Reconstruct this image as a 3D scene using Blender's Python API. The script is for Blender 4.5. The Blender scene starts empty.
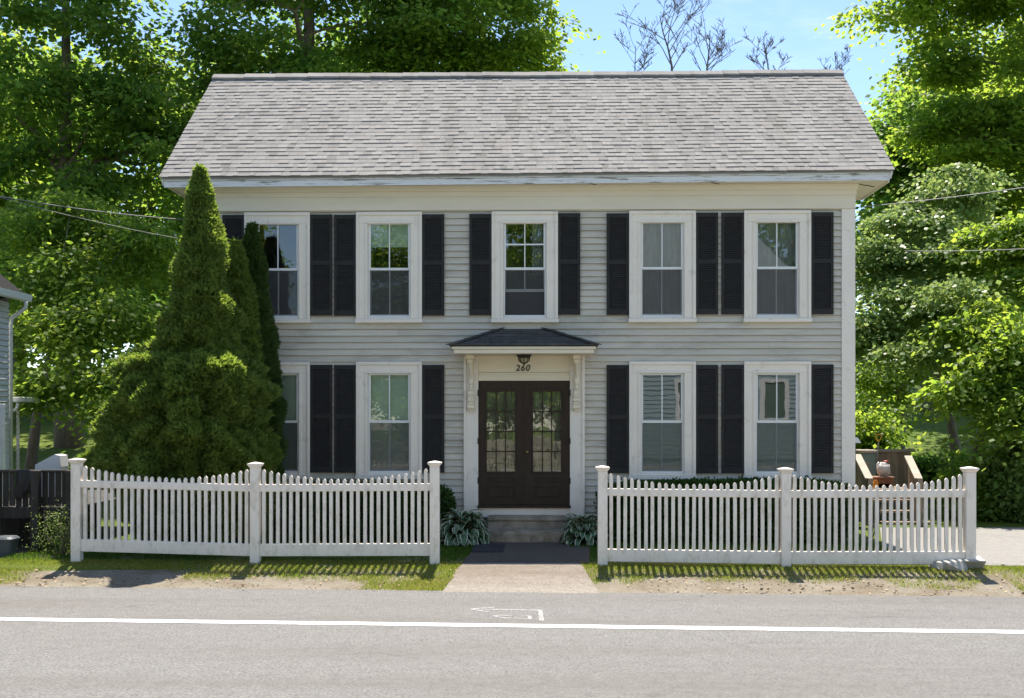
import bpy, bmesh, math, random
import numpy as np
from mathutils import Vector, Matrix, noise as mnoise

random.seed(7)
C = bpy.context.scene.collection
R = math.radians

# ------------------------------------------------------------------ camera model
H = 1.96; F = 1080.0; YAW = R(1.3)
cs, sn = math.cos(YAW), math.sin(YAW)
def ray(px, py):
    u = (px - 512.0) / F; v = (420.0 - py) / F
    return (u * cs - sn, u * sn + cs, v)
def P(px, py, Y):
    d = ray(px, py); t = Y / d[1]
    return Vector((d[0] * t, Y, H + d[2] * t))
def G(px, py, z=0.0):
    d = ray(px, py); t = (z - H) / d[2]
    return Vector((d[0] * t, d[1] * t, z))
def PX(px, Y): return P(px, 420, Y).x

cam_d = bpy.data.cameras.new('camera'); cam = bpy.data.objects.new('camera', cam_d); C.objects.link(cam)
cam.location = (0, 0, H); cam.rotation_euler = (R(90), 0, YAW)
cam_d.sensor_width = 36; cam_d.lens = F / 1024 * 36; cam_d.shift_y = 71 / 1024
cam_d.clip_start = 0.1; cam_d.clip_end = 2000
bpy.context.scene.camera = cam

# ------------------------------------------------------------------ node helpers
def new_mat(name):
    m = bpy.data.materials.new(name); m.use_nodes = True
    nt = m.node_tree; nt.nodes.clear()
    out = nt.nodes.new('ShaderNodeOutputMaterial')
    return m, nt, out
def N(nt, t, **kw):
    n = nt.nodes.new(t)
    for k, v in kw.items():
        if k.startswith('i_'):
            n.inputs[k[2:].replace('_', ' ')].default_value = v
        else: setattr(n, k, v)
    return n
def L(nt, a, b): nt.links.new(a, b)
def rgba(c): return (c[0], c[1], c[2], 1)
def ramp(nt, fac, stops):
    r = nt.nodes.new('ShaderNodeValToRGB'); e = r.color_ramp.elements
    while len(e) < len(stops): e.new(0.5)
    for el, (p, c) in zip(e, stops): el.position = p; el.color = rgba(c) if len(c) == 3 else c
    L(nt, fac, r.inputs['Fac']); return r
def noise(nt, vec, scale, detail=4, rough=0.6):
    n = nt.nodes.new('ShaderNodeTexNoise'); n.inputs['Scale'].default_value = scale
    n.inputs['Detail'].default_value = detail; n.inputs['Roughness'].default_value = rough
    L(nt, vec, n.inputs['Vector']); return n
def coords(nt, stretch=None, kind='Object'):
    tc = nt.nodes.new('ShaderNodeNewGeometry'); v = tc.outputs['Position']      # places, not objects: no two pieces share a stain
    if stretch:
        mp = nt.nodes.new('ShaderNodeMapping'); mp.inputs['Scale'].default_value = stretch
        L(nt, v, mp.inputs['Vector']); v = mp.outputs['Vector']
    return v
def mixc(nt, fac, a, b, mode='MIX'):
    m = nt.nodes.new('ShaderNodeMix'); m.data_type = 'RGBA'; m.blend_type = mode
    for sock, val in ((m.inputs[0], fac), (m.inputs[6], a), (m.inputs[7], b)):
        if isinstance(val, (int, float)): sock.default_value = val
        elif isinstance(val, tuple): sock.default_value = rgba(val)
        else: L(nt, val, sock)
    return m.outputs[2]

def mat(name, c1, c2=None, scale=6, rough=0.6, bump=0.0, bscale=60, stretch=None, island=0.0,
        stain=None, stain_scale=3, stain_lo=0.6, stain_hi=0.7, stain_stretch=None, metallic=0, spec=0.5, detail=5):
    """Base colour between c1 and c2 by noise, optional per-piece tint, optional stains, optional bump."""
    m, nt, out = new_mat(name)
    b = N(nt, 'ShaderNodeBsdfPrincipled'); b.inputs['Roughness'].default_value = rough
    b.inputs['Metallic'].default_value = metallic
    b.inputs['Specular IOR Level'].default_value = spec
    v = coords(nt, stretch)
    nz = noise(nt, v, scale, detail)
    col = ramp(nt, nz.outputs['Fac'], [(0.3, c1), (0.7, c2 or c1)]).outputs['Color']
    if island:
        g = N(nt, 'ShaderNodeNewGeometry')
        mr = N(nt, 'ShaderNodeMapRange'); mr.inputs['To Min'].default_value = 1 - island; mr.inputs['To Max'].default_value = 1 + island
        L(nt, g.outputs['Random Per Island'], mr.inputs['Value'])
        cc = N(nt, 'ShaderNodeCombineColor')
        for k in range(3): L(nt, mr.outputs['Result'], cc.inputs[k])
        col = mixc(nt, 1.0, col, cc.outputs['Color'], 'MULTIPLY')
    if stain:
        sv = coords(nt, stain_stretch)
        sz = noise(nt, sv, stain_scale, 6, 0.7)
        f = ramp(nt, sz.outputs['Fac'], [(stain_lo, (0, 0, 0)), (stain_hi, (1, 1, 1))]).outputs['Color']
        col = mixc(nt, f, col, stain)
    L(nt, col, b.inputs['Base Color'])
    if bump:
        bz = noise(nt, v, bscale, 4)
        bp = N(nt, 'ShaderNodeBump'); bp.inputs['Strength'].default_value = bump; bp.inputs['Distance'].default_value = 0.01
        L(nt, bz.outputs['Fac'], bp.inputs['Height']); L(nt, bp.outputs['Normal'], b.inputs['Normal'])
    L(nt, b.outputs['BSDF'], out.inputs['Surface'])
    return m

def leaf_mat(name, cols, trans, tmix=0.45, rough=0.5, patch=0.5):
    m, nt, out = new_mat(name)
    g = N(nt, 'ShaderNodeNewGeometry')
    v = coords(nt)
    nz = noise(nt, v, patch, 2)
    a = N(nt, 'ShaderNodeMath', operation='ADD'); L(nt, g.outputs['Random Per Island'], a.inputs[0]); L(nt, nz.outputs['Fac'], a.inputs[1])
    h = N(nt, 'ShaderNodeMath', operation='MULTIPLY'); h.inputs[1].default_value = 0.5; L(nt, a.outputs[0], h.inputs[0])
    n = len(cols)
    col = ramp(nt, h.outputs[0], [(0.2 + 0.6 * i / max(1, n - 1), c) for i, c in enumerate(cols)]).outputs['Color']
    tcol = ramp(nt, h.outputs[0], [(0.2 + 0.6 * i / max(1, n - 1), c) for i, c in enumerate(trans)]).outputs['Color']
    b = N(nt, 'ShaderNodeBsdfPrincipled'); b.inputs['Roughness'].default_value = rough
    b.inputs['Specular IOR Level'].default_value = 0.15
    t = N(nt, 'ShaderNodeBsdfTranslucent')
    L(nt, col, b.inputs['Base Color']); L(nt, tcol, t.inputs['Color'])
    mx = N(nt, 'ShaderNodeMixShader'); mx.inputs[0].default_value = tmix
    L(nt, b.outputs['BSDF'], mx.inputs[1]); L(nt, t.outputs['BSDF'], mx.inputs[2])
    L(nt, mx.outputs['Shader'], out.inputs['Surface'])
    return m

def glass_mat(name, tint=(0.9, 0.93, 0.92), ior=2.1, wav=0.05, wscale=5.0, base=0.06):
    m, nt, out = new_mat(name)
    v = coords(nt, (1, 1, 0.6))
    nz = noise(nt, v, wscale, 2, 0.5)
    bp = N(nt, 'ShaderNodeBump'); bp.inputs['Strength'].default_value = 1.0; bp.inputs['Distance'].default_value = wav * 0.1
    L(nt, nz.outputs['Fac'], bp.inputs['Height'])
    fr = N(nt, 'ShaderNodeFresnel'); fr.inputs['IOR'].default_value = ior; L(nt, bp.outputs['Normal'], fr.inputs['Normal'])
    ad = N(nt, 'ShaderNodeMath', operation='ADD', use_clamp=True); ad.inputs[1].default_value = base; L(nt, fr.outputs['Fac'], ad.inputs[0])
    gl = N(nt, 'ShaderNodeBsdfGlossy'); gl.inputs['Roughness'].default_value = 0.01; gl.inputs['Color'].default_value = (1, 1, 1, 1)
    L(nt, bp.outputs['Normal'], gl.inputs['Normal'])
    tr = N(nt, 'ShaderNodeBsdfTransparent'); tr.inputs['Color'].default_value = rgba(tint)
    mx = N(nt, 'ShaderNodeMixShader'); L(nt, ad.outputs[0], mx.inputs[0])
    L(nt, tr.outputs['BSDF'], mx.inputs[1]); L(nt, gl.outputs['BSDF'], mx.inputs[2])
    L(nt, mx.outputs['Shader'], out.inputs['Surface'])
    return m

# ------------------------------------------------------------------ mesh builder
ORG = {}
class MB:
    def __init__(s): s.v = []; s.f = []; s.m = []; s.k = 0
    def add(s, vs, fs):
        o = len(s.v); s.v += [tuple(p) for p in vs]
        for f in fs: s.f.append(tuple(o + i for i in f)); s.m.append(s.k)
    def box(s, x0, x1, y0, y1, z0, z1):
        vs = [(x0,y0,z0),(x1,y0,z0),(x1,y1,z0),(x0,y1,z0),(x0,y0,z1),(x1,y0,z1),(x1,y1,z1),(x0,y1,z1)]
        s.add(vs, [(0,3,2,1),(4,5,6,7),(0,1,5,4),(1,2,6,5),(2,3,7,6),(3,0,4,7)])
    def bbox(s, x0, x1, y0, y1, z0, z1, b=0.004):
        """box with chamfered edges: three nested boxes' hull"""
        if min(x1-x0, y1-y0, z1-z0) < 2.5*b: return s.box(x0,x1,y0,y1,z0,z1)
        bm = bmesh.new(); r = bmesh.ops.create_cube(bm, size=1)
        for v in bm.verts:
            v.co = ((x0+x1)/2+v.co.x*(x1-x0), (y0+y1)/2+v.co.y*(y1-y0), (z0+z1)/2+v.co.z*(z1-z0))
        bmesh.ops.bevel(bm, geom=list(bm.edges), offset=b, segments=1, affect='EDGES')
        bm.verts.index_update()
        s.add([v.co for v in bm.verts], [[v.index for v in f.verts] for f in bm.faces]); bm.free()
    def obox(s, a, b, w, d, up=(0,0,1)):
        """bar from a to b, width w across, depth d along up-ish"""
        a = Vector(a); b = Vector(b); t = (b-a).normalized(); up = Vector(up)
        if abs(t.dot(up)) > 0.98: up = Vector((0,1,0))
        x = t.cross(up).normalized(); y = x.cross(t).normalized()
        vs = []
        for p in (a, b):
            for sx, sy in ((-1,-1),(1,-1),(1,1),(-1,1)): vs.append(p + x*w/2*sx + y*d/2*sy)
        s.add(vs, [(0,1,2,3),(7,6,5,4),(0,4,5,1),(1,5,6,2),(2,6,7,3),(3,7,4,0)])
    def tube(s, pts, rad, n=6, cap=True):
        pts = [Vector(p) for p in pts]
        if not hasattr(rad, '__len__'): rad = [rad]*len(pts)
        o = len(s.v); t0 = None; x = None
        for i, p in enumerate(pts):
            t = (pts[min(i+1, len(pts)-1)] - pts[max(i-1, 0)])
            t = t.normalized() if t.length > 1e-9 else Vector((0,0,1))
            if x is None:
                up = Vector((0,0,1)) if abs(t.z) < 0.9 else Vector((1,0,0))
                x = t.cross(up).normalized()
            else:
                x = x - t*x.dot(t); x = x.normalized() if x.length > 1e-6 else t.orthogonal().normalized()
            y = t.cross(x)
            for k in range(n):
                a = 2*math.pi*k/n
                s.v.append(tuple(p + (x*math.cos(a)+y*math.sin(a))*rad[i]))
        for i in range(len(pts)-1):
            for k in range(n):
                s.f.append((o+i*n+k, o+i*n+(k+1)%n, o+(i+1)*n+(k+1)%n, o+(i+1)*n+k)); s.m.append(s.k)
        if cap:
            s.f.append(tuple(o+k for k in reversed(range(n)))); s.m.append(s.k)
            e = o+(len(pts)-1)*n; s.f.append(tuple(e+k for k in range(n))); s.m.append(s.k)
    def lathe(s, c, prof, n=20, axis='z'):
        """prof: (r, h) list"""
        c = Vector(c); o = len(s.v)
        for r, h in prof:
            for k in range(n):
                a = 2*math.pi*k/n
                s.v.append((c.x+r*math.cos(a), c.y+r*math.sin(a), c.z+h))
        for i in range(len(prof)-1):
            for k in range(n):
                s.f.append((o+i*n+k, o+i*n+(k+1)%n, o+(i+1)*n+(k+1)%n, o+(i+1)*n+k)); s.m.append(s.k)
        s.f.append(tuple(o+k for k in reversed(range(n)))); s.m.append(s.k)
        e = o+(len(prof)-1)*n; s.f.append(tuple(e+k for k in range(n))); s.m.append(s.k)
    def prism(s, poly, dirv):
        n = len(poly); d = Vector(dirv); a = [Vector(p) for p in poly]
        s.add(a + [p+d for p in a], [tuple(range(n)), tuple(range(2*n-1, n-1, -1))] + [(i, i+n, (i+1)%n+n, (i+1)%n) for i in range(n)])
    def quad(s, a, b, c, d): s.add([a,b,c,d], [(0,1,2,3)])
    def build(s, name, mt, parent=None, smooth=False, fix=False):
        me = bpy.data.meshes.new(name)
        V = np.array(s.v, dtype=float)
        lo, hi = V.min(0), V.max(0)
        c = np.array([(lo[0]+hi[0])/2, (lo[1]+hi[1])/2, lo[2]])
        me.from_pydata((V-c).tolist(), [], s.f)
        mts = mt if isinstance(mt, (list, tuple)) else [mt]
        for q in mts: me.materials.append(q)
        if len(mts) > 1: me.polygons.foreach_set('material_index', s.m)
        if fix:
            bm = bmesh.new(); bm.from_mesh(me); bmesh.ops.recalc_face_normals(bm, faces=bm.faces); bm.to_mesh(me); bm.free()
        if smooth: me.polygons.foreach_set('use_smooth', [True]*len(me.polygons))
        me.update()
        o = bpy.data.objects.new(name, me); C.objects.link(o)
        po = ORG.get(parent.name, np.zeros(3)) if parent else np.zeros(3)
        if parent: o.parent = parent
        o.location = tuple(c - po); ORG[o.name] = c
        return o

def link_np(name, V, faces4, mt, parent=None, midx=None):
    """fast mesh from numpy verts and an (n,k) face array"""
    me = bpy.data.meshes.new(name)
    V = np.asarray(V, dtype=np.float64); lo, hi = V.min(0), V.max(0)
    c = np.array([(lo[0]+hi[0])/2, (lo[1]+hi[1])/2, lo[2]])
    n, k = faces4.shape
    me.vertices.add(len(V)); me.vertices.foreach_set('co', (V-c).astype(np.float32).ravel())
    me.loops.add(n*k); me.loops.foreach_set('vertex_index', faces4.astype(np.int32).ravel())
    me.polygons.add(n); me.polygons.foreach_set('loop_start', np.arange(n, dtype=np.int32)*k)
    me.polygons.foreach_set('loop_total', np.full(n, k, dtype=np.int32))
    for q in (mt if isinstance(mt, (list, tuple)) else [mt]): me.materials.append(q)
    if midx is not None: me.polygons.foreach_set('material_index', midx.astype(np.int32))
    me.update(calc_edges=True); me.validate()
    o = bpy.data.objects.new(name, me); C.objects.link(o)
    po = ORG.get(parent.name, np.zeros(3)) if parent else np.zeros(3)
    if parent: o.parent = parent
    o.location = tuple(c - po); ORG[o.name] = c
    return o

def thing(name, label, cat, loc, group=None):
    o = bpy.data.objects.new(name, None); C.objects.link(o); o.location = loc
    o.empty_display_size = 0.2
    o['label'] = label; o['category'] = cat
    if group: o['group'] = group
    ORG[o.name] = np.array(loc, dtype=float)
    return o
def tag(o, label, cat, group=None):
    o['label'] = label; o['category'] = cat
    if group: o['group'] = group
    return o
def struct(o): o['kind'] = 'structure'; return o
def stuff(o, label, cat): o['kind'] = 'stuff'; o['label'] = label; o['category'] = cat; return o

# ------------------------------------------------------------------ materials
M = {}
M['siding'] = mat('painted_clapboard', (0.55,0.505,0.42), (0.61,0.565,0.475), 2.5, 0.65, 0.25, 40, (0.6,1,3), 0.06,
                  stain=(0.30,0.28,0.23), stain_scale=2.2, stain_lo=0.50, stain_hi=0.82, stain_stretch=(0.5,1,2.2))
M['lap_shade'] = mat('painted_lap_shade', (0.13,0.115,0.09), (0.26,0.24,0.20), 5, 0.8)  # shadow line under each clapboard lap, painted as a dark brown colour
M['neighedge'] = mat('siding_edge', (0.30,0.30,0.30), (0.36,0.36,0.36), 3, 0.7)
M['trim'] = mat('old_white_paint', (0.81,0.735,0.635), (0.86,0.79,0.69), 3, 0.55, 0.2, 50, (1,1,1), 0.02,
                stain=(0.38,0.33,0.26), stain_scale=4, stain_lo=0.57, stain_hi=0.88, stain_stretch=(1.2,1,1.0))
M['sash'] = mat('white_sash', (0.74,0.74,0.72), (0.80,0.80,0.78), 5, 0.45, 0.05, 60)
M['frieze'] = mat('bounce_tinted_frieze_paint', (0.70,0.635,0.50), (0.76,0.695,0.56), 1.6, 0.6, 0.2, 40, (0.5,1,3), 0,
                  stain=(0.42,0.37,0.28), stain_scale=3, stain_lo=0.64, stain_hi=0.84, stain_stretch=(0.8,1,2))  # cream tint is warm ground bounce put into the paint colour
M['fascia'] = mat('fascia_paint', (0.70,0.71,0.72), (0.76,0.77,0.78), 2, 0.6, 0.15, 40, (0.5,1,3), 0,
                  stain=(0.22,0.19,0.15), stain_scale=3, stain_lo=0.55, stain_hi=0.62, stain_stretch=(0.6,1,11))
M['entry'] = mat('cream_entry_paint', (0.74,0.655,0.50), (0.79,0.705,0.55), 2.5, 0.55, 0.2, 40, None, 0.015,
                 stain=(0.45,0.39,0.30), stain_scale=4, stain_lo=0.68, stain_hi=0.85)
M['shutter'] = mat('black_shutter_paint', (0.028,0.0265,0.0255), (0.040,0.038,0.036), 8, 0.75, 0.1, 80, spec=0.2)
M['door'] = mat('dark_brown_door_paint', (0.036,0.023,0.015), (0.050,0.034,0.023), 6, 0.5, 0.15, 60, (3,1,0.7), 0,
                stain=(0.30,0.25,0.20), stain_scale=9, stain_lo=0.735, stain_hi=0.76, spec=0.2)
M['glass'] = glass_mat('old_window_glass', wav=0.006, wscale=2.6, base=0.015, ior=1.65)
M['door_glass'] = glass_mat('door_glass', wav=0.012, wscale=4, base=0.02, ior=1.65)
M['screen'] = None
M['blind'] = mat('pale_green_blind', (0.62,0.74,0.62), (0.68,0.80,0.68), 3, 0.8)
M['curtain'] = mat('grey_lace_curtain', (0.26,0.26,0.25), (0.44,0.45,0.43), 5, 0.9, 0, 1, (4,1,0.5))
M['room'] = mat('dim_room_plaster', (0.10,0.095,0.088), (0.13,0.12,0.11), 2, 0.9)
M['sheer'] = mat('dusty_beige_sheer', (0.20,0.18,0.14), (0.34,0.31,0.25), 3, 0.9, 0, 1, (3,1,0.6))
M['stone'] = mat('weathered_granite', (0.22,0.185,0.135), (0.44,0.385,0.30), 3.5, 0.85, 0.6, 30, None, 0,
                 stain=(0.09,0.085,0.06), stain_scale=2.5, stain_lo=0.48, stain_hi=0.72)
M['vinyl'] = mat('white_vinyl_fence', (0.83,0.75,0.665), (0.87,0.795,0.71), 4, 0.42, 0.04, 20, None, 0,
                 stain=(0.50,0.45,0.34), stain_scale=6, stain_lo=0.50, stain_hi=0.80, stain_stretch=(1.5,1.5,0.8))
M['iron'] = mat('dark_bronze', (0.03,0.025,0.02), (0.05,0.04,0.03), 10, 0.5, 0, 1, None, 0, metallic=0.3)
M['lampglass'] = mat('lamp_glass', (0.30,0.27,0.18), (0.40,0.36,0.25), 20, 0.25)
M['brass'] = mat('worn_brass', (0.45,0.30,0.12), (0.5,0.34,0.15), 10, 0.4, metallic=0.8)
M['bark'] = mat('grey_brown_bark', (0.10,0.082,0.062), (0.20,0.17,0.13), 5, 0.9, 0.9, 18, (3,3,0.7))
M['deadwood'] = mat('bare_grey_wood', (0.10,0.08,0.065), (0.16,0.135,0.115), 5, 0.9)
M['deckwood'] = mat('weathered_brown_boards', (0.21,0.145,0.095), (0.33,0.24,0.17), 3, 0.8, 0.3, 30, (6,6,0.6), 0.16)
M['greywood'] = mat('silvered_rail_wood', (0.28,0.24,0.19), (0.40,0.35,0.28), 4, 0.8, 0.3, 30, None, 0.06)
M['darkwood'] = mat('dark_stained_boards', (0.022,0.02,0.018), (0.055,0.048,0.042), 3, 0.8, 0.3, 30, (6,6,0.6), 0.35)
M['neighsiding'] = mat('pale_vinyl_siding', (0.62,0.62,0.62), (0.68,0.68,0.67), 2, 0.6, 0, 1, None, 0.02)
M['white'] = mat('white_metal', (0.72,0.72,0.72), (0.78,0.78,0.78), 4, 0.45)
M['shingdark'] = mat('charcoal_shingle', (0.055,0.051,0.047), (0.10,0.094,0.088), 9, 0.9, 0.6, 120, None, 0.25)
M['neighroof'] = mat('black_shingle', (0.012,0.012,0.013), (0.028,0.028,0.03), 30, 0.95, 0.5, 60, spec=0.1)
M['bin'] = mat('slate_blue_plastic', (0.045,0.06,0.075), (0.06,0.075,0.09), 4, 0.55)
M['black'] = mat('black_plastic', (0.015,0.015,0.016), (0.025,0.025,0.026), 4, 0.5)
M['tarp'] = mat('black_tarp', (0.012,0.012,0.014), (0.02,0.02,0.022), 3, 0.6, 0.4, 6)
M['mat'] = mat('dark_doormat', (0.02,0.021,0.026), (0.032,0.033,0.04), 60, 0.95, 0.8, 150)
M['rubble'] = mat('pale_broken_concrete', (0.34,0.32,0.28), (0.48,0.46,0.41), 8, 0.9, 0.6, 40)
M['jug'] = mat('milky_plastic', (0.72,0.66,0.62), (0.78,0.72,0.68), 4, 0.35)
M['red'] = mat('red_plastic', (0.55,0.06,0.05), (0.6,0.08,0.06), 4, 0.4)
M['orange'] = mat('orange_plastic', (0.75,0.26,0.02), (0.8,0.32,0.03), 4, 0.35)
M['yellow'] = mat('yellow_plastic', (0.75,0.42,0.03), (0.8,0.48,0.04), 4, 0.4)
M['redwood'] = mat('red_brown_crate_wood', (0.17,0.075,0.04), (0.24,0.11,0.06), 3, 0.7, 0.2, 30, (4,4,0.6))
M['greenbin'] = mat('dull_green_plastic', (0.10,0.15,0.12), (0.13,0.18,0.15), 3, 0.5)
M['cable'] = mat('pale_cable', (0.16,0.16,0.155), (0.22,0.22,0.21), 4, 0.6)
M['black_num'] = mat('black_numeral', (0.02,0.018,0.016), (0.03,0.026,0.024), 4, 0.5)
M['brick'] = mat('tan_board', (0.42,0.30,0.20), (0.5,0.37,0.26), 4, 0.8)
M['hosta'] = mat('hosta_green', (0.035,0.085,0.035), (0.06,0.125,0.05), 10, 0.45)
M['hosta_edge'] = mat('hosta_cream_margin', (0.46,0.49,0.35), (0.56,0.59,0.45), 10, 0.5)
# leaves
maple_cols = [(0.050,0.11,0.032),(0.072,0.14,0.036),(0.10,0.165,0.04),(0.13,0.185,0.045)]
maple_tr = [(0.15,0.33,0.05),(0.24,0.43,0.06),(0.36,0.53,0.07),(0.50,0.62,0.09)]
M['leaf'] = leaf_mat('maple_leaf', maple_cols, maple_tr, 0.55)
M['leaf2'] = leaf_mat('bright_maple_leaf', [(0.072,0.14,0.028),(0.10,0.175,0.032),(0.14,0.205,0.036)], [(0.28,0.45,0.05),(0.40,0.55,0.06),(0.53,0.62,0.075)], 0.58)
M['leaf3'] = leaf_mat('pale_sumac_leaf', [(0.085,0.16,0.04),(0.12,0.20,0.052),(0.16,0.235,0.068)], [(0.29,0.42,0.10),(0.38,0.5,0.13),(0.47,0.56,0.16)], 0.4, 0.4)
M['arb'] = leaf_mat('arborvitae_spray', [(0.088,0.142,0.034),(0.135,0.195,0.046),(0.19,0.24,0.065)], [(0.20,0.32,0.04),(0.32,0.45,0.055),(0.48,0.57,0.085)], 0.42, 0.65, 5.5)
M['arb_shade'] = leaf_mat('shaded_arborvitae_spray', [(0.034,0.072,0.020),(0.055,0.10,0.026),(0.08,0.13,0.034)], [(0.08,0.13,0.02),(0.12,0.18,0.03),(0.18,0.24,0.04)], 0.35, 0.6, 1.5)  # darker copy of the arborvitae colours, with shade put into the leaf colour
M['hedge'] = leaf_mat('hedge_leaf', [(0.020,0.050,0.014),(0.032,0.075,0.018),(0.05,0.10,0.022)], [(0.08,0.16,0.02),(0.12,0.22,0.03),(0.18,0.28,0.03)], 0.3, 0.45, 2)
M['grassblade'] = leaf_mat('grass_blade', [(0.12,0.18,0.03),(0.20,0.24,0.04),(0.33,0.31,0.08),(0.44,0.37,0.16)], [(0.28,0.45,0.04),(0.38,0.52,0.05),(0.5,0.54,0.09),(0.55,0.5,0.16)], 0.4, 0.6, 0.9)
M['lawnblade'] = leaf_mat('lawn_blade', [(0.045,0.11,0.018),(0.06,0.14,0.02),(0.09,0.17,0.025)], [(0.14,0.32,0.03),(0.2,0.38,0.03),(0.28,0.42,0.04)], 0.4, 0.6, 0.9)
M['deadleaf'] = mat('dry_leaf', (0.22,0.14,0.075), (0.36,0.27,0.17), 8, 0.8, 0, 1, None, 0.4)
M['pebble'] = mat('verge_pebble', (0.17,0.14,0.11), (0.30,0.26,0.22), 6, 0.9, 0, 1, None, 0.3)

def screen_mat():
    m, nt, out = new_mat('insect_screen_mesh')
    d = N(nt, 'ShaderNodeBsdfDiffuse'); d.inputs['Color'].default_value = (0.10,0.10,0.10,1)
    t = N(nt, 'ShaderNodeBsdfTransparent')
    mx = N(nt, 'ShaderNodeMixShader'); mx.inputs[0].default_value = 0.52
    L(nt, t.outputs['BSDF'], mx.inputs[1]); L(nt, d.outputs['BSDF'], mx.inputs[2]); L(nt, mx.outputs['Shader'], out.inputs['Surface'])
    return m
M['screen'] = screen_mat()

def shingle_mat():
    m, nt, out = new_mat('grey_architectural_shingle')
    g = N(nt, 'ShaderNodeNewGeometry')
    r = ramp(nt, g.outputs['Random Per Island'], [(0.0,(0.205,0.195,0.184)),(0.10,(0.25,0.238,0.225)),(0.5,(0.275,0.261,0.246)),(1.0,(0.30,0.285,0.268))])
    v = coords(nt)
    nz = noise(nt, v, 0.55, 4); bl = ramp(nt, nz.outputs['Fac'], [(0.35,(0.94,0.94,0.94)),(0.65,(1.04,1.03,1.02))])
    c = mixc(nt, 1.0, r.outputs['Color'], bl.outputs['Color'], 'MULTIPLY')
    st_ = noise(nt, coords(nt, (2.2, 0.25, 0.25)), 1.6, 5, 0.65); sk = ramp(nt, st_.outputs['Fac'], [(0.50,(1,1,1)),(0.72,(0.80,0.79,0.77))])
    c = mixc(nt, 1.0, c, sk.outputs['Color'], 'MULTIPLY')
    fz = noise(nt, v, 160, 3); gr = ramp(nt, fz.outputs['Fac'], [(0.3,(0.75,0.75,0.75)),(0.7,(1.2,1.2,1.2))])
    c = mixc(nt, 1.0, c, gr.outputs['Color'], 'MULTIPLY')
    b = N(nt, 'ShaderNodeBsdfPrincipled'); b.inputs['Roughness'].default_value = 0.95; b.inputs['Specular IOR Level'].default_value = 0.2
    L(nt, c, b.inputs['Base Color'])
    bp = N(nt, 'ShaderNodeBump'); bp.inputs['Strength'].default_value = 0.5; bp.inputs['Distance'].default_value = 0.004
    L(nt, fz.outputs['Fac'], bp.inputs['Height']); L(nt, bp.outputs['Normal'], b.inputs['Normal'])
    L(nt, b.outputs['BSDF'], out.inputs['Surface']); return m
M['shingle'] = shingle_mat()

def asphalt_mat(name, lo, hi, worn, patchy=0.5):
    m, nt, out = new_mat(name)
    v = coords(nt)
    f = noise(nt, v, 38, 6, 0.85)
    col = ramp(nt, f.outputs['Fac'], [(0.36, lo), (0.5, tuple((a+b)/2 for a, b in zip(lo, hi))), (0.64, hi)]).outputs['Color']
    vs = coords(nt, (0.10, 1.0, 1))
    s = noise(nt, vs, 1.1, 5, 0.6)
    w = ramp(nt, s.outputs['Fac'], [(0.42,(0,0,0)),(0.68,(1,1,1))]).outputs['Color']
    sc = N(nt, 'ShaderNodeMath', operation='MULTIPLY'); sc.inputs[1].default_value = patchy; L(nt, w, sc.inputs[0])
    col = mixc(nt, sc.outputs[0], col, worn)
    p = noise(nt, v, 7, 6, 0.65); pr = ramp(nt, p.outputs['Fac'], [(0.3,(0.88,0.88,0.88)),(0.7,(1.08,1.08,1.08))]).outputs['Color']
    col = mixc(nt, 1.0, col, pr, 'MULTIPLY')
    vo = N(nt, 'ShaderNodeTexVoronoi', feature='DISTANCE_TO_EDGE'); vo.inputs['Scale'].default_value = 0.35
    wn = noise(nt, v, 2.0, 5, 0.6)
    vadd = N(nt, 'ShaderNodeVectorMath', operation='ADD'); L(nt, v, vadd.inputs[0]); L(nt, wn.outputs['Color'], vadd.inputs[1]); L(nt, vadd.outputs[0], vo.inputs['Vector'])
    ck = ramp(nt, vo.outputs['Distance'], [(0.0,(0.7,0.7,0.7)),(0.003,(0.85,0.85,0.85)),(0.005,(1,1,1))]).outputs['Color']
    pm = noise(nt, v, 0.5, 3); pk = ramp(nt, pm.outputs['Fac'], [(0.50,(0,0,0)),(0.60,(0.85,0.85,0.85))]).outputs['Color']
    col = mixc(nt, pk, col, mixc(nt, 1.0, col, ck, 'MULTIPLY'))
    bl = noise(nt, coords(nt, (0.4, 1.0, 1)), 1.7, 6, 0.7); bk = ramp(nt, bl.outputs['Fac'], [(0.62,(1,1,1)),(0.70,(0.80,0.79,0.78))]).outputs['Color']
    col = mixc(nt, 1.0, col, bk, 'MULTIPLY')
    b = N(nt, 'ShaderNodeBsdfPrincipled'); b.inputs['Roughness'].default_value = 0.95; b.inputs['Specular IOR Level'].default_value = 0.06
    L(nt, col, b.inputs['Base Color'])
    bp = N(nt, 'ShaderNodeBump'); bp.inputs['Strength'].default_value = 0.7; bp.inputs['Distance'].default_value = 0.006
    L(nt, f.outputs['Fac'], bp.inputs['Height']); L(nt, bp.outputs['Normal'], b.inputs['Normal'])
    L(nt, b.outputs['BSDF'], out.inputs['Surface']); return m
M['road'] = asphalt_mat('sun_bleached_asphalt', (0.09,0.087,0.083), (0.27,0.262,0.252), (0.15,0.14,0.13), 0.7)
M['path'] = asphalt_mat('dark_path_asphalt', (0.048,0.041,0.033), (0.165,0.147,0.125), (0.13,0.113,0.094))
M['apron'] = asphalt_mat('dusty_concrete_apron', (0.15,0.13,0.11), (0.36,0.325,0.285), (0.15,0.115,0.085), 0.75)
M['drive'] = asphalt_mat('pale_gravel_drive', (0.19,0.18,0.165), (0.31,0.295,0.275), (0.23,0.218,0.20), 0.3)

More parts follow.
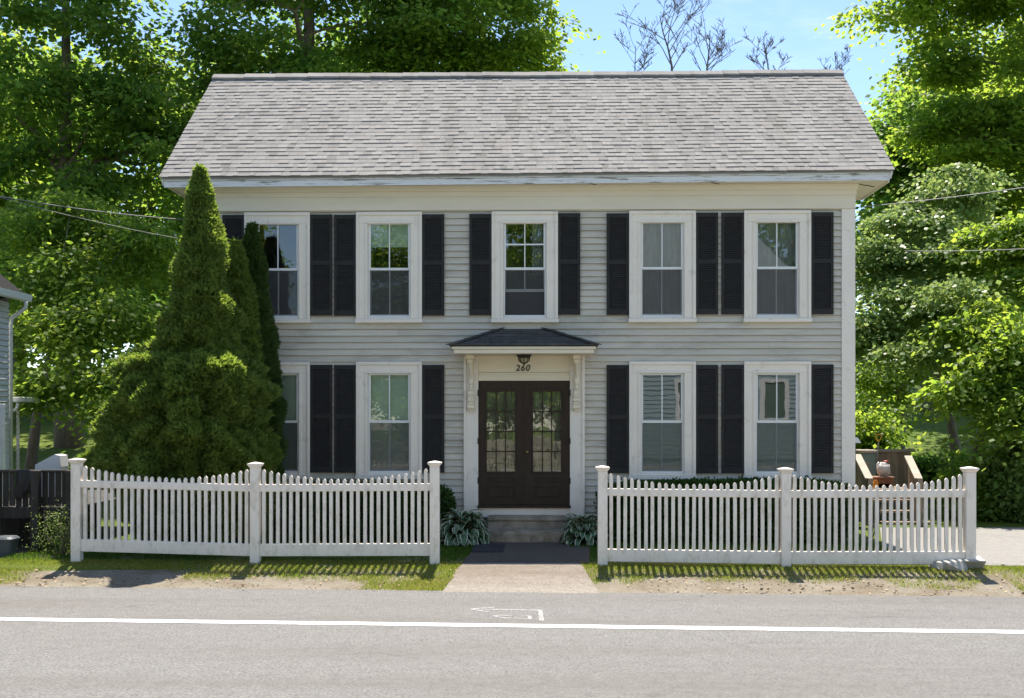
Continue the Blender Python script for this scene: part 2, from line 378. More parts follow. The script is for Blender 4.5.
def paint_line_mat():
    m, nt, out = new_mat('worn_road_paint')
    v = coords(nt); f = noise(nt, v, 90, 4, 0.7); s = noise(nt, v, 3, 5, 0.6)
    ad = N(nt, 'ShaderNodeMath', operation='ADD'); L(nt, f.outputs['Fac'], ad.inputs[0]); L(nt, s.outputs['Fac'], ad.inputs[1])
    c = ramp(nt, ad.outputs[0], [(0.78,(0.32,0.31,0.30)),(0.92,(0.76,0.75,0.73)),(1.0,(0.84,0.83,0.81))])
    b = N(nt, 'ShaderNodeBsdfPrincipled'); b.inputs['Roughness'].default_value = 0.7
    L(nt, c.outputs['Color'], b.inputs['Base Color']); L(nt, b.outputs['BSDF'], out.inputs['Surface']); return m
M['line'] = paint_line_mat()
def faded_mark_mat():
    m, nt, out = new_mat('faded_white_spray_paint')
    v = coords(nt); f = noise(nt, v, 60, 4, 0.75)
    a = ramp(nt, f.outputs['Fac'], [(0.38,(0.0,0.0,0.0)),(0.66,(0.7,0.7,0.7))])
    b = N(nt, 'ShaderNodeBsdfPrincipled'); b.inputs['Roughness'].default_value = 0.9; b.inputs['Base Color'].default_value = (0.72,0.71,0.69,1)
    L(nt, a.outputs['Color'], b.inputs['Alpha']); L(nt, b.outputs['BSDF'], out.inputs['Surface']); return m
M['mark'] = faded_mark_mat()

def verge_mat():
    m, nt, out = new_mat('sandy_verge_dirt')
    v = coords(nt)
    f = noise(nt, v, 60, 5, 0.75); b1 = noise(nt, v, 2.2, 5, 0.6)
    c = ramp(nt, f.outputs['Fac'], [(0.3,(0.11,0.092,0.066)),(0.5,(0.205,0.176,0.132)),(0.7,(0.34,0.30,0.235))]).outputs['Color']
    k = ramp(nt, b1.outputs['Fac'], [(0.38,(0.14,0.108,0.072)),(0.62,(0.26,0.235,0.19))]).outputs['Color']
    c = mixc(nt, 0.5, c, k)
    b = N(nt, 'ShaderNodeBsdfPrincipled'); b.inputs['Roughness'].default_value = 0.95; b.inputs['Specular IOR Level'].default_value = 0.15
    L(nt, c, b.inputs['Base Color'])
    bp = N(nt, 'ShaderNodeBump'); bp.inputs['Strength'].default_value = 0.8; bp.inputs['Distance'].default_value = 0.015
    L(nt, f.outputs['Fac'], bp.inputs['Height']); L(nt, bp.outputs['Normal'], b.inputs['Normal'])
    L(nt, b.outputs['BSDF'], out.inputs['Surface']); return m
M['verge'] = verge_mat()
def ground_mat():
    m, nt, out = new_mat('meadow_and_lawn')
    v = coords(nt)
    f = noise(nt, v, 25, 5, 0.75); b1 = noise(nt, v, 0.25, 4, 0.6)
    c = ramp(nt, f.outputs['Fac'], [(0.3,(0.045,0.075,0.016)),(0.5,(0.085,0.13,0.022)),(0.7,(0.15,0.19,0.04))]).outputs['Color']
    k = ramp(nt, b1.outputs['Fac'], [(0.35,(0.075,0.13,0.02)),(0.65,(0.19,0.22,0.045))]).outputs['Color']
    c = mixc(nt, 0.5, c, k)
    b = N(nt, 'ShaderNodeBsdfPrincipled'); b.inputs['Roughness'].default_value = 0.9; b.inputs['Specular IOR Level'].default_value = 0.1
    L(nt, c, b.inputs['Base Color'])
    bp = N(nt, 'ShaderNodeBump'); bp.inputs['Strength'].default_value = 1.0; bp.inputs['Distance'].default_value = 0.05
    L(nt, f.outputs['Fac'], bp.inputs['Height']); L(nt, bp.outputs['Normal'], b.inputs['Normal'])
    L(nt, b.outputs['BSDF'], out.inputs['Surface']); return m
M['ground'] = ground_mat()
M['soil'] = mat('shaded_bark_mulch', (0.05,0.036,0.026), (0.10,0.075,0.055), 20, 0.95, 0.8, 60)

# ------------------------------------------------------------------ terrain, road
def terrain(x, y):
    z = 0.0
    if y < 14.5: z = -0.01 if y > 14.3 else -0.22
    if y > 23: z += 0.118*(y-23) if y < 62 else 0.118*39 + 0.05*(y-62)
    if y > 22: z += 0.0
    return z
def build_ground():
    xs = np.concatenate([np.linspace(-300,-45,12), np.linspace(-40,40,81), np.linspace(45,300,12)])
    ys = np.concatenate([np.linspace(-200,-12,10), np.concatenate([np.linspace(-8,12,6), [13.2, 13.9, 14.4, 14.7, 16, 18, 20]]), np.linspace(21,70,60), np.linspace(80,500,14)])
    V = []; 
    for y in ys:
        for x in xs:
            z = terrain(x, y)
            if y > 23.5: z += 0.15*mnoise.noise(Vector((x*0.3, y*0.3, 0)))*min(1, (y-23)/6)
            if y < 24: z -= 0.0
            V.append((x, y, z))
    nx = len(xs); Fc = []
    for j in range(len(ys)-1):
        for i in range(nx-1):
            a = j*nx+i; Fc.append((a, a+1, a+nx+1, a+nx))
    o = link_np('ground', np.array(V), np.array(Fc), M['ground']); struct(o)
    o.data.polygons.foreach_set('use_smooth', [True]*len(o.data.polygons))
build_ground()

RT = math.tan(R(2.5))            # the road runs at a slight angle to the house
def roadY(Y0, x): return Y0 - RT*x
ZR = -0.13
E_ROAD = G(512, 591.5, ZR).y + RT*G(512, 591.5, ZR).x
E_LINE = G(512, 625.8, ZR).y + RT*G(512, 625.8, ZR).x
def vz(x, y):
    """height of the verge, falling from the fence to the road"""
    d = max(0.0, min(1.0, (y-roadY(E_ROAD, x)-0.05)/1.45)); d = d*d*(3-2*d)
    return ZR - 0.012 + (0.018-ZR)*d
def strip(name, y0, y1, z, mt, x0=-60, x1=60, step=0.25, jit0=0.0, jit1=0.0, seed=0):
    m = MB(); n = int((x1-x0)/step); vs = []
    for i in range(n+1):
        x = x0 + (x1-x0)*i/n
        a = jit0*mnoise.noise(Vector((x*1.3, seed, 0))) + jit0*0.6*mnoise.noise(Vector((x*5, seed, 3)))
        b = jit1*mnoise.noise(Vector((x*1.3, seed+9, 0))) + jit1*0.6*mnoise.noise(Vector((x*5, seed+9, 3)))
        vs += [(x, roadY(y0, x)+a, z), (x, roadY(y1, x)+b, z)]
    m.add(vs, [(2*i, 2*i+2, 2*i+3, 2*i+1) for i in range(n)])
    return struct(m.build(name, mt))
strip('road', E_ROAD-9.2, E_ROAD, ZR, M['road'], jit1=0.05, seed=1)
strip('road_edge_line', E_LINE-0.085, E_LINE+0.085, ZR+0.004, M['line'], jit0=0.006, jit1=0.006, seed=4)
m = MB(); vs = []; ny = 16; nx_ = 480
for i in range(nx_+1):
    x = -60+120*i/nx_
    for j in range(ny+1):
        y = roadY(E_ROAD, x)-0.12+(2.3+0.1*mnoise.noise(Vector((x*1.3, 3, 0))))*j/ny
        vs.append((x, y, vz(x, y)+0.012*mnoise.noise(Vector((x*2.3, y*2.3, 8)))*(0.15 < j/ny < 0.9)))
m.add(vs, [(i*(ny+1)+j, (i+1)*(ny+1)+j, (i+1)*(ny+1)+j+1, i*(ny+1)+j+1) for i in range(nx_) for j in range(ny)])
struct(m.build('verge', M['verge'], smooth=True))
# far side pavement stays ground

def flat_poly(name, pts, z, mt, sub=None):
    m = MB(); m.add([(p.x, p.y, z) for p in pts], [tuple(range(len(pts)))])
    o = m.build(name, mt); return struct(o)
# dark asphalt front path and pale apron
YH = 17.8
XC = (PX(852, YH) + 0)  # placeholder, set below
a0, a1, a2, a3 = G(441, 592.5, ZR), G(601, 593.8, ZR), G(579.5, 564.6), G(462.5, 564.6)
m = MB(); vs = []
for i in range(13):
    for j in range(13):
        p = a0.lerp(a1, i/12).lerp(a3.lerp(a2, i/12), j/12)
        vs.append((p.x+(0.03*mnoise.noise(Vector((p.y*3, i, 0))) if i in (0, 12) else 0), p.y, max(vz(p.x, p.y)+0.022, ZR+0.008) - (0.016 if j == 0 else 0)))
m.add(vs, [(i*13+j, (i+1)*13+j, (i+1)*13+j+1, i*13+j+1) for i in range(12) for j in range(12)])
struct(m.build('apron', M['apron'], smooth=True))
flat_poly('front_path', [G(461, 564.8), G(590, 564.8), G(590, 546), G(567, 543), G(481, 543)], 0.030, M['path'])
flat_poly('bounce_forecourt', [Vector((-14, E_ROAD-9.0, 0)), Vector((-14, -9.5, 0)), Vector((14, -9.5, 0)), Vector((14, E_ROAD-9.3, 0))], -0.16, M['drive'])  # unseen pale ground across the road, added to bounce light onto the facade
flat_poly('driveway', [G(885, 570), G(985, 566), G(1300, 572), G(1160, 528), G(880, 528)], 0.010, M['drive'])

# ------------------------------------------------------------------ house
XL, XR = -5.57, PX(851.5, YH)          # wall corners
XMID = (XL+XR)/2
YB = YH + 5.1
house = thing('house', 'pale grey two-storey clapboard house with black shutters and grey shingled roof', 'house', (XMID, YH, 0))
Z_EAVE = 5.80                          # underside of the eaves
def zh(py, px=525):                    # height of a pixel on the facade plane
    return P(px, py, YH).z

WW = 1.065                             # casing width
win_px = [278, 389.5, 524.8, 662, 776.7]
win_x = [PX(p, YH) for p in win_px]
UP = dict(top=5.372, gt=5.19, meet=4.455, gb=3.71, sill=3.56)
LO = dict(top=2.905, gt=2.70, meet=1.935, gb=1.14, sill=0.985)
openings = []
for i, x in enumerate(win_x):
    openings.append((x-WW/2+0.03, x+WW/2-0.03, UP['sill']+0.03, UP['top']-0.03))
    if i != 2: openings.append((x-WW/2+0.03, x+WW/2-0.03, LO['sill']+0.03, LO['top']-0.03))
EX0, EX1 = PX(464, YH), PX(584.5, YH)
openings.append((EX0+0.03, EX1-0.03, 0.0, 3.05))

def clap(m, x0, x1, z0, z1, place, openings, expo=0.108):
    """lapped boards on a wall; place(x, d, z) maps wall coordinates (d = distance out of the wall) to the world"""
    n = int(round((z1-z0)/expo)); e = (z1-z0)/n
    for k in range(n):
        za = z0+k*e; zb = za+e; zm = (za+zb)/2
        cuts = sorted((a, b) for a, b, c, d in openings if c < zm < d)
        xs = []; cur = x0
        for a, b in cuts:
            if a > cur: xs.append((cur, a))
            cur = max(cur, b)
        if cur < x1: xs.append((cur, x1))
        for a, b in xs:
            p = a
            while p < b-1e-6:
                q = min(b, p+random.uniform(1.6, 4.2))
                if b-q < 0.4: q = b
                g = 0.0008 if q < b else 0
                jz = random.uniform(-0.0025, 0.0025); jd = random.uniform(0, 0.004)
                d0, d1 = 0.030+jd, 0.009
                m.add([place(p, d0, za+jz), place(q-g, d0, za+jz), place(q-g, d1, zb+0.004), place(p, d1, zb+0.004)], [(0,1,2,3)])
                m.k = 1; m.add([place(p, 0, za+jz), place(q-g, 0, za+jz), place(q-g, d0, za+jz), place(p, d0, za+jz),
                       place(p, d0-0.001, za+jz+0.0035), place(q-g, d0-0.001, za+jz+0.0035), place(q-g, d0+0.0006, za+jz-0.0005), place(p, d0+0.0006, za+jz-0.0005), place(q-g, d0+0.0006, za+jz+0.0035), place(p, d0+0.0006, za+jz+0.0035)], [(0,1,2,3),(7,6,8,9)]); m.k = 0  # lip and thin front strip take the dark lap colour
                p = q
wm = MB()
Z_FND = 0.34
clap(wm, XL, XR, Z_FND, 5.50, lambda x, d, z: (x, YH-d, z), openings)
clap(wm, YH, YB, Z_FND, 5.75, lambda x, d, z: (XR+d, x, z), [])
clap(wm, YH, YB, Z_FND, 5.75, lambda x, d, z: (XL-d, YB+YH-x, z), [])
clap(wm, XL, XR, Z_FND, 5.75, lambda x, d, z: (XR+XL-x, YB+d, z), [])
# gable triangles
YR = 20.35; Z_RIDGE = 8.46
for xg, s in ((XL, -1), (XR, 1)):
    nrow = 24
    for k in range(nrow):
        za = 5.75+k*0.108; zb = za+0.108
        if zb > Z_RIDGE-0.15: break
        f = 1-(za-5.75)/(Z_RIDGE-5.80)
        y0 = YR-(YR-YH)*f; y1 = YR+(YB-YR)*f
        wm.add([(xg+s*0.022, y0, za), (xg+s*0.022, y1, za), (xg+s*0.008, y1, zb+0.004), (xg+s*0.008, y0, zb+0.004), (xg, y0, za), (xg, y1, za)], [(0,1,2,3),(4,5,1,0)])
wm.build('wall', [M['siding'], M['lap_shade']], house)
fm = MB(); fm.box(XL+0.02, XR-0.02, YH+0.01, YB-0.01, -0.1, Z_FND-0.002)
fm.build('foundation', M['stone'], house)
for x0, x1, s in ((XL-0.03, XL+0.17, -1), (XR-0.17, XR+0.03, 1)):
    m = MB(); m.bbox(x0, x1, YH-0.045, YH-0.001, Z_FND-0.05, 5.41)
    xs = x1 if s > 0 else x0
    m.bbox(min(xs-0.001, xs+s*0.02), max(xs+0.001, xs+s*0.02), YH-0.040, YH+0.16, Z_FND-0.05, 5.41, 0.003)
    m.build('corner_board', M['trim'], house)
# frieze with crown moulding
m = MB()
m.bbox(XL-0.05, XR+0.05, YH-0.06, YH-0.002, 5.412, 5.70, 0.005)
m.bbox(XL-0.065, XR+0.065, YH-0.078, YH-0.061, 5.63, 5.715, 0.004)
prof = [(0.062, 5.702), (0.10, 5.716), (0.105, 5.74), (0.13, 5.775), (0.16, 5.79), (0.16, 5.799), (0.002, 5.799)]
m.prism([(XL-0.05-0.03, YH-a, b) for a, b in prof], (XR-XL+0.16, 0, 0))
for xg, s in ((XL, -1), (XR, 1)):
    m.bbox(min(xg+s*0.004, xg+s*0.05), max(xg+s*0.004, xg+s*0.05), YH+0.001, YH+1.05, 5.412, 5.798, 0.005)
m.build('frieze', M['frieze'], house, fix=True)
# cornice: boxed eave with soffit, fascia and returns
XE0, XE1 = -6.06, 5.66
YE = YH-0.36
m = MB()
def sag(x): return 0.030*(x-XMID)/5.9
nseg = 24
for i in range(nseg):
    xa = XE0+(XE1-XE0)*i/nseg; xb = XE0+(XE1-XE0)*(i+1)/nseg
    for (ya, yb, za, zb) in ((YE, YE+0.022, 5.775, 5.868), (YE-0.018, YE+0.010, 5.872, 5.945)):
        sa, sb = sag(xa), sag(xb)
        m.add([(xa,ya,za+sa),(xb,ya,za+sb),(xb,yb,za+sb),(xa,yb,za+sa),(xa,ya,zb+sa),(xb,ya,zb+sb),(xb,yb,zb+sb),(xa,yb,zb+sa)],
              [(0,3,2,1),(4,5,6,7),(0,1,5,4),(1,2,6,5),(2,3,7,6),(3,0,4,7)])
m.build('fascia', M['fascia'], house)
m = MB()
m.box(XE0+0.004, XE1-0.004, YE+0.023, YH-0.002, 5.802, 5.82)
for xg, s, xe in ((XL, -1, XE0), (XR, 1, XE1)):
    a, b = sorted((xg+s*0.052, xe-s*0.004))
    m.box(a, b, YH-0.001, YH+1.05, 5.802, 5.82)                     # soffit of the return
    a, b = sorted((xe, xe-s*0.022)); m.box(a, b, YE+0.023, YH+1.07, 5.775, 5.94)   # side fascia of the return
    a, b = sorted((xg, xe-s*0.023)); m.box(a, b, YH+1.05, YH+1.07, 5.775, 6.0)
    # sloping roof over the return is covered by the main roof
m.build('soffit', M['frieze'], house)
# soffit plank joints as narrow dark vent slots
for x, y in ((5.30, YH-0.12), (5.46, YH-0.02), (-5.85, YH-0.2), (0.9, YH-0.27), (2.9, YH-0.27)):
    m = MB(); m.obox((x-0.07, y, 5.8), (x+0.10, y+0.14, 5.8), 0.03, 0.006); m.build('soffit_vent', M['iron'], house)

# roof: every shingle tab has its own thickness
EX_L, EX_R = -6.12, 5.72
def roof_pt(x, s, lift):
    """s: 0 eave -> 1 ridge on the front slope"""
    y0, z0 = YE-0.065, 5.925; y1, z1 = YR, Z_RIDGE
    nrm = Vector((0, -(z1-z0), (y1-y0))).normalized()
    dip = -0.018*math.sin((x-XMID)*0.5+1.0)*s*(1-s)*4*0.5
    p = Vector((x, y0+(y1-y0)*s, z0+(z1-z0)*s + sag(x)*(1-s) + dip*0.6 + 0.010*mnoise.noise(Vector((x*0.5, s*2, 5)))))
    return p + nrm*lift
m = MB(); NR = 28
for k in range(NR):
    s0 = k/NR; s1 = min(1.0, (k+1.12)/NR)
    x = EX_L - random.uniform(0, 0.2)
    row_j = random.uniform(-0.0006, 0.0006)
    while x < EX_R:
        w = random.uniform(0.07, 0.19); a = max(x, EX_L); b = min(x+w, EX_R); x += w
        if b-a < 0.01: continue
        hi = random.random() < 0.52
        l0 = 0.017 if hi else 0.010
        l1 = 0.004
        p = [roof_pt(a, s0+row_j, l0), roof_pt(b-0.002, s0+row_j, l0), roof_pt(b-0.002, s1, l1), roof_pt(a, s1, l1), roof_pt(a, s0+row_j, 0), roof_pt(b-0.002, s0+row_j, 0)]
        m.add(p, [(0,1,2,3),(4,5,1,0),(4,0,3),(1,5,2)])
# deck under the shingles, rakes and the back slope
def slab(a0, a1, b0, b1, th):
    m.add([a0, a1, b1, b0, a0-Vector((0,0,th)), a1-Vector((0,0,th)), b1-Vector((0,0,th)), b0-Vector((0,0,th))],
          [(0,1,2,3),(7,6,5,4),(0,4,5,1),(1,5,6,2),(2,6,7,3),(3,7,4,0)])
slab(roof_pt(EX_L+0.02, 0.004, -0.014), roof_pt(EX_R-0.02, 0.004, -0.014), roof_pt(EX_L+0.02, 1, -0.014), roof_pt(EX_R-0.02, 1, -0.014), 0.03)
yb2 = 2*YR-(YE-0.065)
slab(Vector((EX_R, yb2, 5.925)), Vector((EX_L, yb2, 5.925)), Vector((EX_R, YR+0.002, Z_RIDGE)), Vector((EX_L, YR+0.002, Z_RIDGE)), 0.05)
roof = m.build('roof', M['shingle'], house)
m = MB(); x = EX_L
while x < EX_R-0.05:
    b = min(x+0.30, EX_R); t = random.uniform(0, 0.008)
    za = Z_RIDGE+0.060+t+0.022*mnoise.noise(Vector((x*0.35, 2, 0))); 
    m.add([(x, YR-0.13, za-0.105), (b, YR-0.13, za-0.105-0.006), (b, YR, za-0.006), (x, YR, za), (b, YR+0.13, za-0.115), (x, YR+0.13, za-0.11),
           (x, YR-0.128, za-0.140), (b, YR-0.128, za-0.146)], [(0,1,2,3),(3,2,4,5),(6,7,1,0)])
    x = b
m.build('ridge_cap', M['shingle'], roof)
for xx, s in ((EX_L, 1), (EX_R, -1)):
    m = MB()
    a = roof_pt(xx+s*0.04, 0.0, -0.09); b = roof_pt(xx+s*0.04, 1.0, -0.09)
    m.obox(a, b, 0.03, 0.13, (0,-0.6,0.8))
    c = Vector((xx+s*0.04, yb2, 5.85)); d = Vector((xx+s*0.04, YR, Z_RIDGE-0.1)); m.obox(c, d, 0.03, 0.13, (0,0.6,0.8))
    m.build('rake_board', M['fascia'], house)

# windows -----------------------------------------------------------------
def make_window(x, d, kind):
    top, gt, meet, gb, sill = d['top'], d['gt'], d['meet'], d['gb'], d['sill']
    xo0, xo1 = x-WW/2, x+WW/2; cw = 0.165; yf = YH-0.055
    m = MB()
    zs = sill+0.065
    m.bbox(xo0, xo0+cw, yf, YH+0.02, zs, top-cw+0.0, 0.004); m.bbox(xo1-cw, xo1, yf, YH+0.02, zs, top-cw, 0.004)
    m.bbox(xo0, xo1, yf, YH+0.02, top-cw+0.001, top, 0.004)
    # back band
    m.bbox(xo0-0.012, xo0+0.036, yf-0.026, yf-0.001, zs, top-0.04, 0.005); m.bbox(xo1-0.036, xo1+0.012, yf-0.026, yf-0.001, zs, top-0.04, 0.005)
    m.bbox(xo0-0.012, xo1+0.012, yf-0.026, yf-0.001, top-0.039, top+0.014, 0.005)
    # inner bead
    m.bbox(xo0+cw-0.03, xo0+cw+0.008, yf-0.014, yf-0.001, zs, top-cw-0.012, 0.004); m.bbox(xo1-cw-0.008, xo1-cw+0.03, yf-0.014, yf-0.001, zs, top-cw-0.012, 0.004)
    m.bbox(xo0+cw-0.03, xo1-cw+0.03, yf-0.014, yf-0.001, top-cw-0.011, top-cw+0.03, 0.004)
    # jamb returns
    xi0, xi1 = xo0+cw, xo1-cw
    m.box(xi0-0.001, xi0+0.022, YH-0.035, YH+0.12, gb-0.05, top-cw-0.001); m.box(xi1-0.022, xi1+0.001, YH-0.035, YH+0.12, gb-0.05, top-cw-0.001)
    m.box(xi0+0.023, xi1-0.023, YH-0.035, YH+0.12, gt+0.035, top-cw-0.001)
    w = m.build('window', M['trim'], house)
    m = MB()
    m.bbox(xo0-0.025, xo1+0.025, yf-0.045, YH+0.01, sill, sill+0.062, 0.006)
    m.bbox(xi0+0.001, xi1-0.001, YH-0.045, YH+0.1, sill+0.064, gb-0.052, 0.004)
    m.build('sill', M['trim'], w)
    a, b = xi0+0.024, xi1-0.024
    st = 0.034
    # upper sash
    m = MB(); y0, y1 = YH-0.012, YH+0.022
    m.box(a, a+st, y0, y1, meet-0.02, gt+0.033); m.box(b-st, b, y0, y1, meet-0.02, gt+0.033)
    m.box(a+st, b-st, y0, y1, gt, gt+0.033); m.box(a+st, b-st, y0, y1, meet-0.022, meet+0.018)
    m.box(x-0.009, x+0.009, y0+0.004, y1-0.004, meet+0.018, gt)
    if kind == 'four':
        zm = (gt+meet)/2+0.03; m.box(a+st, x-0.0092, y0+0.005, y1-0.005, zm-0.012, zm+0.012); m.box(x+0.0092, b-st, y0+0.005, y1-0.005, zm-0.012, zm+0.012)
    m.build('upper_sash', M['sash'], w)
    m = MB(); m.box(a+st-0.004, b-st+0.004, YH+0.003, YH+0.007, meet+0.016, gt+0.002); m.build('pane', M['glass'], w)
    # lower sash, set back
    m = MB(); y0, y1 = YH+0.026, YH+0.06
    lb = gb if kind != 'four' else gb+0.41
    m.box(a+0.003, a+st, y0, y1, lb-0.045, meet+0.015); m.box(b-st, b-0.003, y0, y1, lb-0.045, meet+0.015)
    m.box(a+st, b-st, y0, y1, lb-0.045, lb); m.box(a+st, b-st, y0, y1, meet-0.025, meet+0.012)
    m.box(x-0.009, x+0.009, y0+0.004, y1-0.004, lb, meet-0.025)
    m.build('lower_sash', M['sash'], w)
    m = MB(); m.box(a+st-0.004, b-st+0.004, YH+0.041, YH+0.045, lb-0.002, meet-0.02); m.build('pane', M['glass'], w)
    # insect screen over the lower half
    m = MB(); y0, y1 = YH-0.010, YH+0.006
    m.box(a, a+0.018, y0, y1, gb-0.05, meet-0.023); m.box(b-0.018, b, y0, y1, gb-0.05, meet-0.023)
    m.box(a+0.018, b-0.018, y0, y1, gb-0.05, gb-0.022)
    m.build('screen_frame', M['sash'], w)
    m = MB(); m.quad((a+0.015, YH-0.002, gb-0.03), (b-0.015, YH-0.002, gb-0.03), (b-0.015, YH-0.002, meet-0.022), (a+0.015, YH-0.002, meet-0.022))
    m.build('insect_screen', M['screen'], w)
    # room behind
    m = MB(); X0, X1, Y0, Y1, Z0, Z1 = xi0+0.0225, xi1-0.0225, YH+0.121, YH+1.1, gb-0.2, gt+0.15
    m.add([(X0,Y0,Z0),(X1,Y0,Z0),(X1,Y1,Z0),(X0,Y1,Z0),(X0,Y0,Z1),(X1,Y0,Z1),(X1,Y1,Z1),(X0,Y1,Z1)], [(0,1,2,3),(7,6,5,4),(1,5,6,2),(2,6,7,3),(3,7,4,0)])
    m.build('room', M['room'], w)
    # blind
    def shade(z0, z1, mt, nm, x0=a, x1=b, wavy=0.0, y=YH+0.10):
        m = MB(); n = 22; vs = []
        for i in range(n+1):
            xx = x0+(x1-x0)*i/n; dy = wavy*math.sin(i*1.9)+wavy*0.6*math.sin(i*0.8+1)
            vs += [(xx, y+dy, z0), (xx, y+dy, z1), (xx, y+dy+0.004, z0), (xx, y+dy+0.004, z1)]
        fs = []
        for i in range(n):
            p, q = 4*i, 4*i+4; fs += [(p, q, q+1, p+1), (p+2, p+3, q+3, q+2), (p, p+2, q+2, q), (p+1, q+1, q+3, p+3)]
        fs += [(0,1,3,2), (4*n, 4*n+2, 4*n+3, 4*n+1)]
        m.add(vs, fs); m.build(nm, mt, w)
    if kind == 'full': shade(gb-0.05, gt+0.03, M['blind'], 'blind')
    elif kind == 'half': shade(gt-0.36, gt+0.03, M['blind'], 'blind')
    elif kind == 'lower': shade(gb-0.05, meet+0.02, M['blind'], 'blind')
    elif kind == 'lace':
        shade(gb-0.05, gt+0.03, M['curtain'], 'curtain', wavy=0.012)
    elif kind == 'four':
        shade(meet-0.1, gt+0.03, M['curtain'], 'curtain', x+0.12, b, 0.012)
        m = MB(); m.box(a+0.05, b-0.05, YH+0.55, YH+0.6, gb-0.1, gb+0.5); m.build('blind', M['room'], w)
    return w
kinds_up = ['lower0', 'half', 'four', 'lace', 'lace']
for x, k in zip(win_x, kinds_up): make_window(x, UP, k)
kinds_lo = ['full', 'full', None, 'lower', 'lower']
for x, k in zip(win_x, kinds_lo):
    if k: make_window(x, LO, k)

# shutters ------------------------------------------------------------------
def shutter_mesh(w, h, nm):
    m = MB(); st = 0.045; t = 0.032
    m.box(0, st, -t, 0, 0, h); m.box(w-st, w, -t, 0, 0, h)
    zz = [0, 0.09, h*0.52-0.035, h*0.52+0.035, h-0.07, h]
    for a, b in ((0, 1), (2, 3), (4, 5)): m.box(st, w-st, -t+0.001, 0, zz[a], zz[b])
    m.box(st, w-st, -0.006, -0.001, zz[1], zz[4])
    for a, b in ((zz[1], zz[2]), (zz[3], zz[4])):
        n = int((b-a)/0.034)
        for i in range(n):
            z = a+(i+0.5)*(b-a)/n
            m.add([(st, -t+0.004, z-0.014), (w-st, -t+0.004, z-0.014), (w-st, -0.008, z+0.016), (st, -0.008, z+0.016), (st, -t+0.004, z-0.008), (w-st, -t+0.004, z-0.008)],
                  [(0,1,5,4), (4,5,2,3)])
    return m
SW = 0.365
def place_shutters():
    for d, z0, h, skip in ((UP, 3.685, 1.665, None), (LO, 1.09, 1.775, 2)):
        first = None
        for i, x in enumerate(win_x):
            if i == skip: continue
            for s in (-1, 1):
                xa = x - WW/2 - 0.013 - SW if s < 0 else x + WW/2 + 0.013
                if first is None:
                    mm = shutter_mesh(SW, h, 'shutter'); mm.v = [(p[0]+xa, p[1]+YH-0.030, p[2]+z0) for p in mm.v]
                    first = mm.build('shutter', M['shutter'], house); base = xa
                    fl = first.location.copy()
                else:
                    o = first.copy(); C.objects.link(o); o.parent = house; o.location = fl + Vector((xa-base, random.uniform(-0.002, 0.002), random.uniform(-0.006, 0.006)))
place_shutters()

# entrance ------------------------------------------------------------------
DX0, DX1 = PX(478.4, YH), PX(569.8, YH); DM = (DX0+DX1)/2
Z_D0, Z_D1 = 0.565, zh(381)
ZH0 = zh(352.5)
for a, b in ((EX0, DX0), (DX1, EX1)):
    m = MB()
    m.bbox(a, b, YH-0.07, YH+0.02, 0.30, 3.06, 0.004)
    e = a if a == EX0 else b-0.045
    m.bbox(e, e+0.045, YH-0.09, YH-0.071, 0.30, 3.05, 0.004)
    m.build('door_casing', M['trim'], house)
m = MB()
m.bbox(DX0+0.001, DX1-0.001, YH-0.060, YH+0.02, Z_D1+0.002, Z_D1+0.12, 0.004)
m.bbox(DX0+0.001, DX1-0.001, YH-0.078, YH-0.061, Z_D1+0.105, Z_D1+0.135, 0.004)
m.bbox(DX0+0.001, DX1-0.001, YH-0.052, YH+0.02, Z_D1+0.137, 3.06, 0.004)
m.build('door_header', M['entry'], house)
# hood: hip roof on the wall
HX0, HX1 = P(450.4, 345, 17.06).x, P(597.4, 345, 17.06).x
HY0 = 17.06; HZ = P(524, 345.5, HY0).z; HZ0 = P(524, 353, HY0).z
m = MB()
m.bbox(HX0+0.05, HX1-0.05, HY0+0.03, YH-0.071, HZ0-0.005, HZ-0.06, 0.006)
m.bbox(HX0+0.02, HX1-0.02, HY0+0.01, YH-0.03, HZ-0.058, HZ-0.012, 0.006)
hood = m.build('entry_hood', M['entry'], house)
m = MB()
RX0, RX1 = PX(501, YH), PX(545, YH); RZ = zh(329)
A, B = Vector((HX0-0.02, HY0-0.02, HZ)), Vector((HX1+0.02, HY0-0.02, HZ))
A2, B2 = Vector((HX0-0.02, YH-0.026, HZ)), Vector((HX1+0.02, YH-0.026, HZ)); T0, T1 = Vector((RX0, YH-0.026, RZ)), Vector((RX1, YH-0.026, RZ))
def course(P0, P1, Q0, Q1, n):
    nr = (P1-P0).cross(Q0-P0).normalized()
    if nr.z < 0: nr = -nr
    for k in range(n):
        s0, s1 = k/n, min(1, (k+1.1)/n)
        a0, b0 = P0.lerp(Q0, s0), P1.lerp(Q1, s0); a1, b1 = P0.lerp(Q0, s1), P1.lerp(Q1, s1)
        tot = max(1, int((b0-a0).length/0.22)); cuts = [0]+sorted(random.random() for _ in range(tot-1))+[1]
        for c0, c1 in zip(cuts, cuts[1:]):
            l = random.choice((0.010, 0.018))
            m.add([a0.lerp(b0,c0)+nr*l, a0.lerp(b0,c1)+nr*l, a1.lerp(b1,c1)+nr*0.003, a1.lerp(b1,c0)+nr*0.003, a0.lerp(b0,c0), a0.lerp(b0,c1)], [(0,1,2,3),(4,5,1,0)])
course(A, B, T0, T1, 6); course(A2, A, T0, T0, 6); course(B, B2, T1, T1, 6)
for a, b in ((A, T0), (B, T1)):
    for k in range(6):
        p = a.lerp(b, k/6); q = a.lerp(b, (k+1.1)/6); m.obox(p+Vector((0,0,0.018)), q+Vector((0,0,0.010)), 0.16, 0.012)
m.add([A, B, B2, A2], [(3,2,1,0)])
m.build('hood_roof', M['shingdark'], hood)
